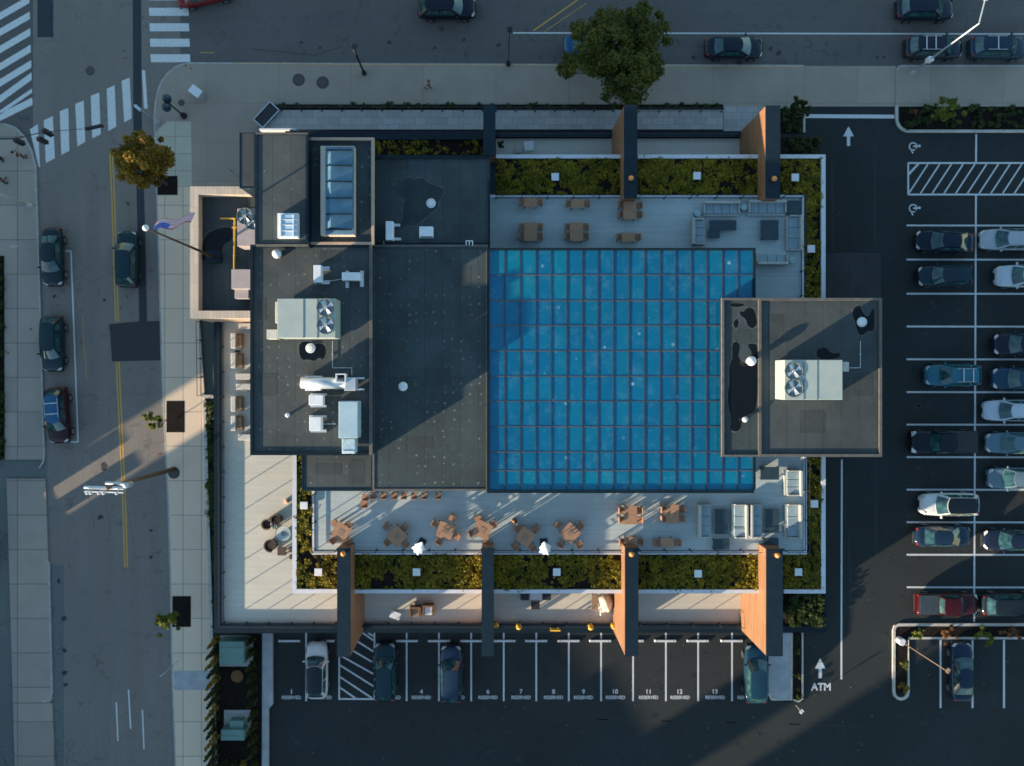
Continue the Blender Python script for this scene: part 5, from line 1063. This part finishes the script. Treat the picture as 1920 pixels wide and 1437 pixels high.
# ------------------------------------------------------------------ vehicles
def lerp(a,b,t): return a+(b-a)*t
def patch(P00,P10,P11,P01,bul,u0=0,u1=1,v0=0,v1=1,off=0,nu=6,nv=4):
    P00,P10,P11,P01 = map(Vector,(P00,P10,P11,P01)); bul = Vector(bul); n = (P10-P00).cross(P01-P00).normalized(); G = []
    for i in range(nu+1):
        u = lerp(u0,u1,i/nu); row = []
        for j in range(nv+1):
            v = lerp(v0,v1,j/nv); row.append(P00*(1-u)*(1-v)+P10*u*(1-v)+P11*u*v+P01*(1-u)*v+bul*4*u*(1-u)+n*off)
        G.append(row)
    return G
def paintm(name, c, rough=.12, metal=.1):
    t = NT(name); f = t.ramp(t.noise(.7,3),.3,.7); return t.out(t.mix(f, c, tuple(x*.85 for x in c)), rough, metal, .35, 0)
SH = dict(
 sedan=dict(L=4.8,W=1.84,hood=.98,deck=1.02,belt=.98,roof=1.44,x=(1.15,.30,-.95,-1.72),top=.56,st=[(2.40,.42,.60),(2.33,.66,.70),(2.10,.81,.82),(1.1,.90,.96),(0,.92,.98),(-1.2,.92,1.0),(-1.85,.88,1.02),(-2.24,.76,.98),(-2.40,.52,.80)]),
 suv=dict(L=4.75,W=1.90,hood=1.10,deck=1.12,belt=1.12,roof=1.68,x=(1.15,.42,-1.62,-2.12),top=.63,st=[(2.38,.48,.70),(2.30,.72,.84),(2.06,.86,.98),(1.1,.94,1.10),(0,.95,1.12),(-1.2,.95,1.12),(-1.85,.93,1.12),(-2.25,.84,1.08),(-2.38,.64,.90)]),
 pickup=dict(L=5.5,W=1.96,hood=1.15,deck=1.15,belt=1.15,roof=1.80,x=(1.15,.60,-.60,-.85),top=.74,st=[(2.75,.74,.80),(2.68,.88,.95),(2.35,.94,1.08),(1.3,.97,1.15),(0,.98,1.15),(-1.0,.98,1.15),(-2.2,.98,1.15),(-2.68,.96,1.12),(-2.75,.92,1.0)]))
pid = [0]
def car(px,py,rz,label,kind,col,glassroof=False,rack=None,k=1.0,name=None,cat=None,bedcol=None,zoff=0,metal=.05,spoil=False):
    s = SH[kind]; p = W(px,py,.8); o = thing(name or {'sedan':'sedan','suv':'suv','pickup':'pickup_truck'}[kind], label, cat or {'sedan':'car','suv':'suv','pickup':'pickup truck'}[kind], (p.x,p.y,.01), R(rz), 'parked and driving cars'); o.scale = (k,k,k)
    pid[0] += 1; pm = paintm(f'car_paint_{pid[0]}', col, metal=metal); q = MB(); G = []
    for (x,w,z) in s['st']:
        base = .28; zz = [(-1.0,base,.80),(-1,base+.08,.94),(-1,.62*z,1.0),(-1,.88*z,.97),(-1,.97*z,.86),(-1,1.0*z,.62),(-1,1.0*z+.02,.3)]
        row = [(x,-w*t_,zv) for (_,zv,t_) in zz]+[(x,0,z+.025)]+[(x,w*t_,zv) for (_,zv,t_) in reversed(zz)]
        G.append(row)
    q.grid(G, flip=True); n = len(G[0]); q.add(G[0],[tuple(range(n))]); q.add(G[-1],[tuple(range(n-1,-1,-1))])
    bd = q.build('body', pm, o, smooth=True); ss = bd.modifiers.new('s','SUBSURF'); ss.levels = ss.render_levels = 1
    x1,x2,x3,x4 = s['x']; bz = s['belt']; rz_ = s['roof']; wb = s['W']/2*.90; wt = s['top']
    FL,FR,TL,TR = (x1,wb,bz),(x1,-wb,bz),(x2,wt,rz_),(x2,-wt,rz_); BL,BR,UL,UR = (x4,wb*.96,bz+.02),(x4,-wb*.96,bz+.02),(x3,wt*.96,rz_-.02),(x3,-wt*.96,rz_-.02)
    cab = MB(); fb = (.26,0,0); rb_ = (-.12,0,0)
    cab.grid(patch(FR,FL,TL,TR,(.20,0,0))); cab.grid(patch(BL,BR,UR,UL,(-.08,0,0))); cab.grid(patch(FL,BL,UL,TL,(0,.03,0))); cab.grid(patch(BR,FR,TR,UR,(0,-.03,0)))
    cab.build('cabin', pm, o)
    q = MB(); G = []
    for i in range(7):
        u = i/6; xx = lerp(x3-.02,x2+.02,u)+(.10*0); w_ = lerp(wt*.96,wt,u); row = []
        for j in range(9):
            v = j/8; yy = lerp(-w_,w_,v); bx_ = .20*4*v*(1-v)*(u if u>.5 else 0)*(u-.5)*2 - .08*4*v*(1-v)*((.5-u)*2 if u<.5 else 0); row.append((xx+bx_,yy,rz_-.015+.05*(4*v*(1-v))*(1-.3*abs(2*u-1))-(.02 if i in (0,) else 0)))
        G.append(row)
    q.grid(G, flip=True); q.build('roof', m_groof if glassroof else pm, o, smooth=True)
    def gl(nm, pts, bul, u0,u1,v0,v1): q = MB(); q.grid(patch(*pts,bul,u0,u1,v0,v1,.008,8,4)); q.build(nm, m_cglass, o, smooth=True)
    gl('windshield', (FR,FL,TL,TR), (.20,0,0), .05,.95,.04,.94); 
    gl('rear_window', (BL,BR,UR,UL), (-.08,0,0), .08,.92,.10,.90)
    for nm_,pts,b_ in (('l',(FL,BL,UL,TL),(0,.03,0)),('r',(BR,FR,TR,UR),(0,-.03,0))):
        for (a_,c_) in ((.08,.47),(.50,.90)): gl('side_window', pts, b_, a_, c_, .12, .86)
    for sx in (1,-1):
        xw = s['L']/2-.92 if sx > 0 else -s['L']/2+.98
        for sy in (1,-1):
            yy = sy*(s['W']/2-.10); q = MB(); q.tube((xw,yy-.11,.34),(xw,yy+.11,.34),.34,None,20); wh = q.build('wheel', m_tyre, o); q = MB(); q.tube((xw,yy+sy*.10,.34),(xw,yy+sy*.125,.34),.22,None,12); q.build('rim', m_rimm, wh)
    f0 = s['st'][1]; r0 = s['st'][-2]
    for sy in (1,-1):
        f1 = s['st'][2]; A_ = [(f0[0]+.03,.50*f0[1],f0[2]+.0),(f0[0]-.02,.96*f0[1],f0[2]*.86),(f1[0],.99*f1[1],f1[2]*.86),(f1[0]+.02,.80*f1[1],f1[2]*1.0)]
        A_ = [Vector((p_[0],sy*p_[1],p_[2]+.035)) for p_ in A_]; q = MB(); q.grid([[A_[0].lerp(A_[1],t_),A_[3].lerp(A_[2],t_)] for t_ in (0,.5,1)], flip=(sy>0)); q.build('headlight', m_lens, o, smooth=True)
        q = MB(); q.box((r0[0]-.0, sy*(r0[1]*.80), r0[2]*.86),(.12,.26,.12),0); q.build('taillight', m_red, o, bevel=.03)
        q = MB(); q.box((x1-.28, sy*(s['W']/2+.04), bz+.04),(.14,.22,.13),0); q.build('mirror', pm, o, bevel=.03)
    q = MB(); q.box((s['st'][0][0]+.0,0,.52),(.04,s['st'][0][1]*1.2,.2)); q.build('grille', m_black, o)
    q = MB(); q.box((s['L']/2-.08,0,.34),(.2,s['W']*.72,.14)); q.box((-s['L']/2+.08,0,.36),(.2,s['W']*.78,.16)); q.build('bumper', m_black, o, bevel=.04)
    if rack:
        q = MB()
        for sy in (1,-1): q.tube((x2-.25,sy*(wt-.08),rz_+.06),(x3+.2,sy*(wt-.08),rz_+.06),.022,None,6)
        q.build('roof_rail', m_galv, o)
        for f in rack: q = MB(); q.box((lerp(x3,x2,f),0,rz_+.09),(.07,wt*2-.12,.04)); q.build('crossbar', m_cope, o)
    if kind == 'pickup':
        q = MB(); q.box((-1.78,0,1.17),(1.74,1.72,.05)); q.build('bed_cover', bedcol or m_black, o, bevel=.02)
    return o
N_, WH = (.012,.018,.030), (.62,.62,.60)
car(97,482,-88,'black sedan at the top of the left kerb row','sedan',(.010,.022,.030)); car(98,645,-89,'dark teal wagon in the middle of the left kerb row','suv',(.010,.028,.036),k=.97)
car(108,779,-86,'dark red suv with bright blue roof and white crossbars','suv',(.035,.008,.012),rack=(.28,.72),k=.98)
o = [x for x in C.objects if x.get('label','').startswith('dark red suv')][0]
for c in kids(o):
    if c.name.startswith('roof') and 'rail' not in c.name: c.data.materials[0] = paintm('blue_roof_paint',(.03,.10,.20))
    if c.name.startswith('cabin'): pass
car(238,486,90,'dark teal suv driving up the street with red tail lights','suv',(.008,.032,.042),k=.98)
car(384,-14,12,'dark red car cut off by the top picture edge','sedan',(.20,.012,.015)); car(838,14,0,'black suv driving along the top street','suv',(.010,.014,.024)); car(1112,82,2,'bright blue car hidden beneath the large street tree','sedan',(.015,.10,.22))
car(1377,89,0,'black sedan parked alone right of the large tree','sedan',N_); car(1735,16,0,'black suv at the top edge of the right street','suv',(.010,.018,.032)); car(1751,89,0,'black suv with two white crossbars under the street light','suv',(.012,.018,.03),rack=(.25,.62)); car(1872,89,0,'dark blue suv at the right end of the kerb row','suv',(.014,.035,.06),rack=(.5,))
car(594,1257,90,'white car with black glass roof in stall 2','suv',WH,True,k=.99,name='hatchback',cat='car',metal=0); car(722,1260,90,'dark teal suv in stall 3 with tan reflection on windshield','suv',(.010,.032,.042),k=1.02); car(846,1264,90,'navy suv in stall 5 with silver front','suv',(.018,.034,.07),k=1.0); car(1417,1264,90,'dark blue suv in stall 14 beside the fin wall','suv',(.012,.045,.075),k=1.02)
car(1804,1261,90,'dark blue sedan in the lower right stalls','sedan',(.010,.026,.048),k=1.02)
car(1772,453,180-3,'navy sedan in the left lot column, topmost','sedan',(.008,.014,.030)); car(1772,517,180+2,'dark teal van-like suv in the left lot column, second from top','suv',(.012,.030,.045),k=.95); car(1787,704,180,'bright blue suv with two roof bars in the left lot column','suv',(.03,.14,.20),rack=(.22,.62),k=.98)
car(1768,829,180,'black pickup truck with covered bed in the left lot column','pickup',(.008,.012,.018)); car(1780,946,180,'white car with black glass roof in the left lot column','suv',WH,True,k=1.02,name='hatchback',cat='car',metal=0); car(1769,1006,0,'navy sedan with sunlit tail in the left lot column','sedan',(.012,.028,.055),k=.98)
car(1776,1133,0,'dark red pickup truck with grey covered bed','pickup',(.045,.004,.006),bedcol=plain('grey_bed_cover',(.035,.05,.06)),k=.92)
car(1893,449,180,'silver sedan at the top of the right lot column','sedan',(.36,.40,.44)); car(1921,518,180,'white suv second in the right lot column','suv',(.50,.55,.60)); car(1916,646,180,'black suv third in the right lot column','suv',(.012,.018,.03)); car(1914,710,180,'dark blue suv fourth in the right lot column','suv',(.015,.05,.09)); car(1899,770,180,'silver sedan fifth in the right lot column','sedan',(.45,.50,.56)); car(1904,831,180,'blue grey sedan sixth in the right lot column','sedan',(.10,.17,.22)); car(1904,897,180,'blue grey hatchback seventh in the right lot column','suv',(.13,.19,.23),k=.95)
car(1899,1013,180,'navy car with bright bumper beside the navy sedan','sedan',(.012,.02,.04)); car(1894,1134,0,'black suv parked right of the red pickup','suv',(.012,.02,.026))
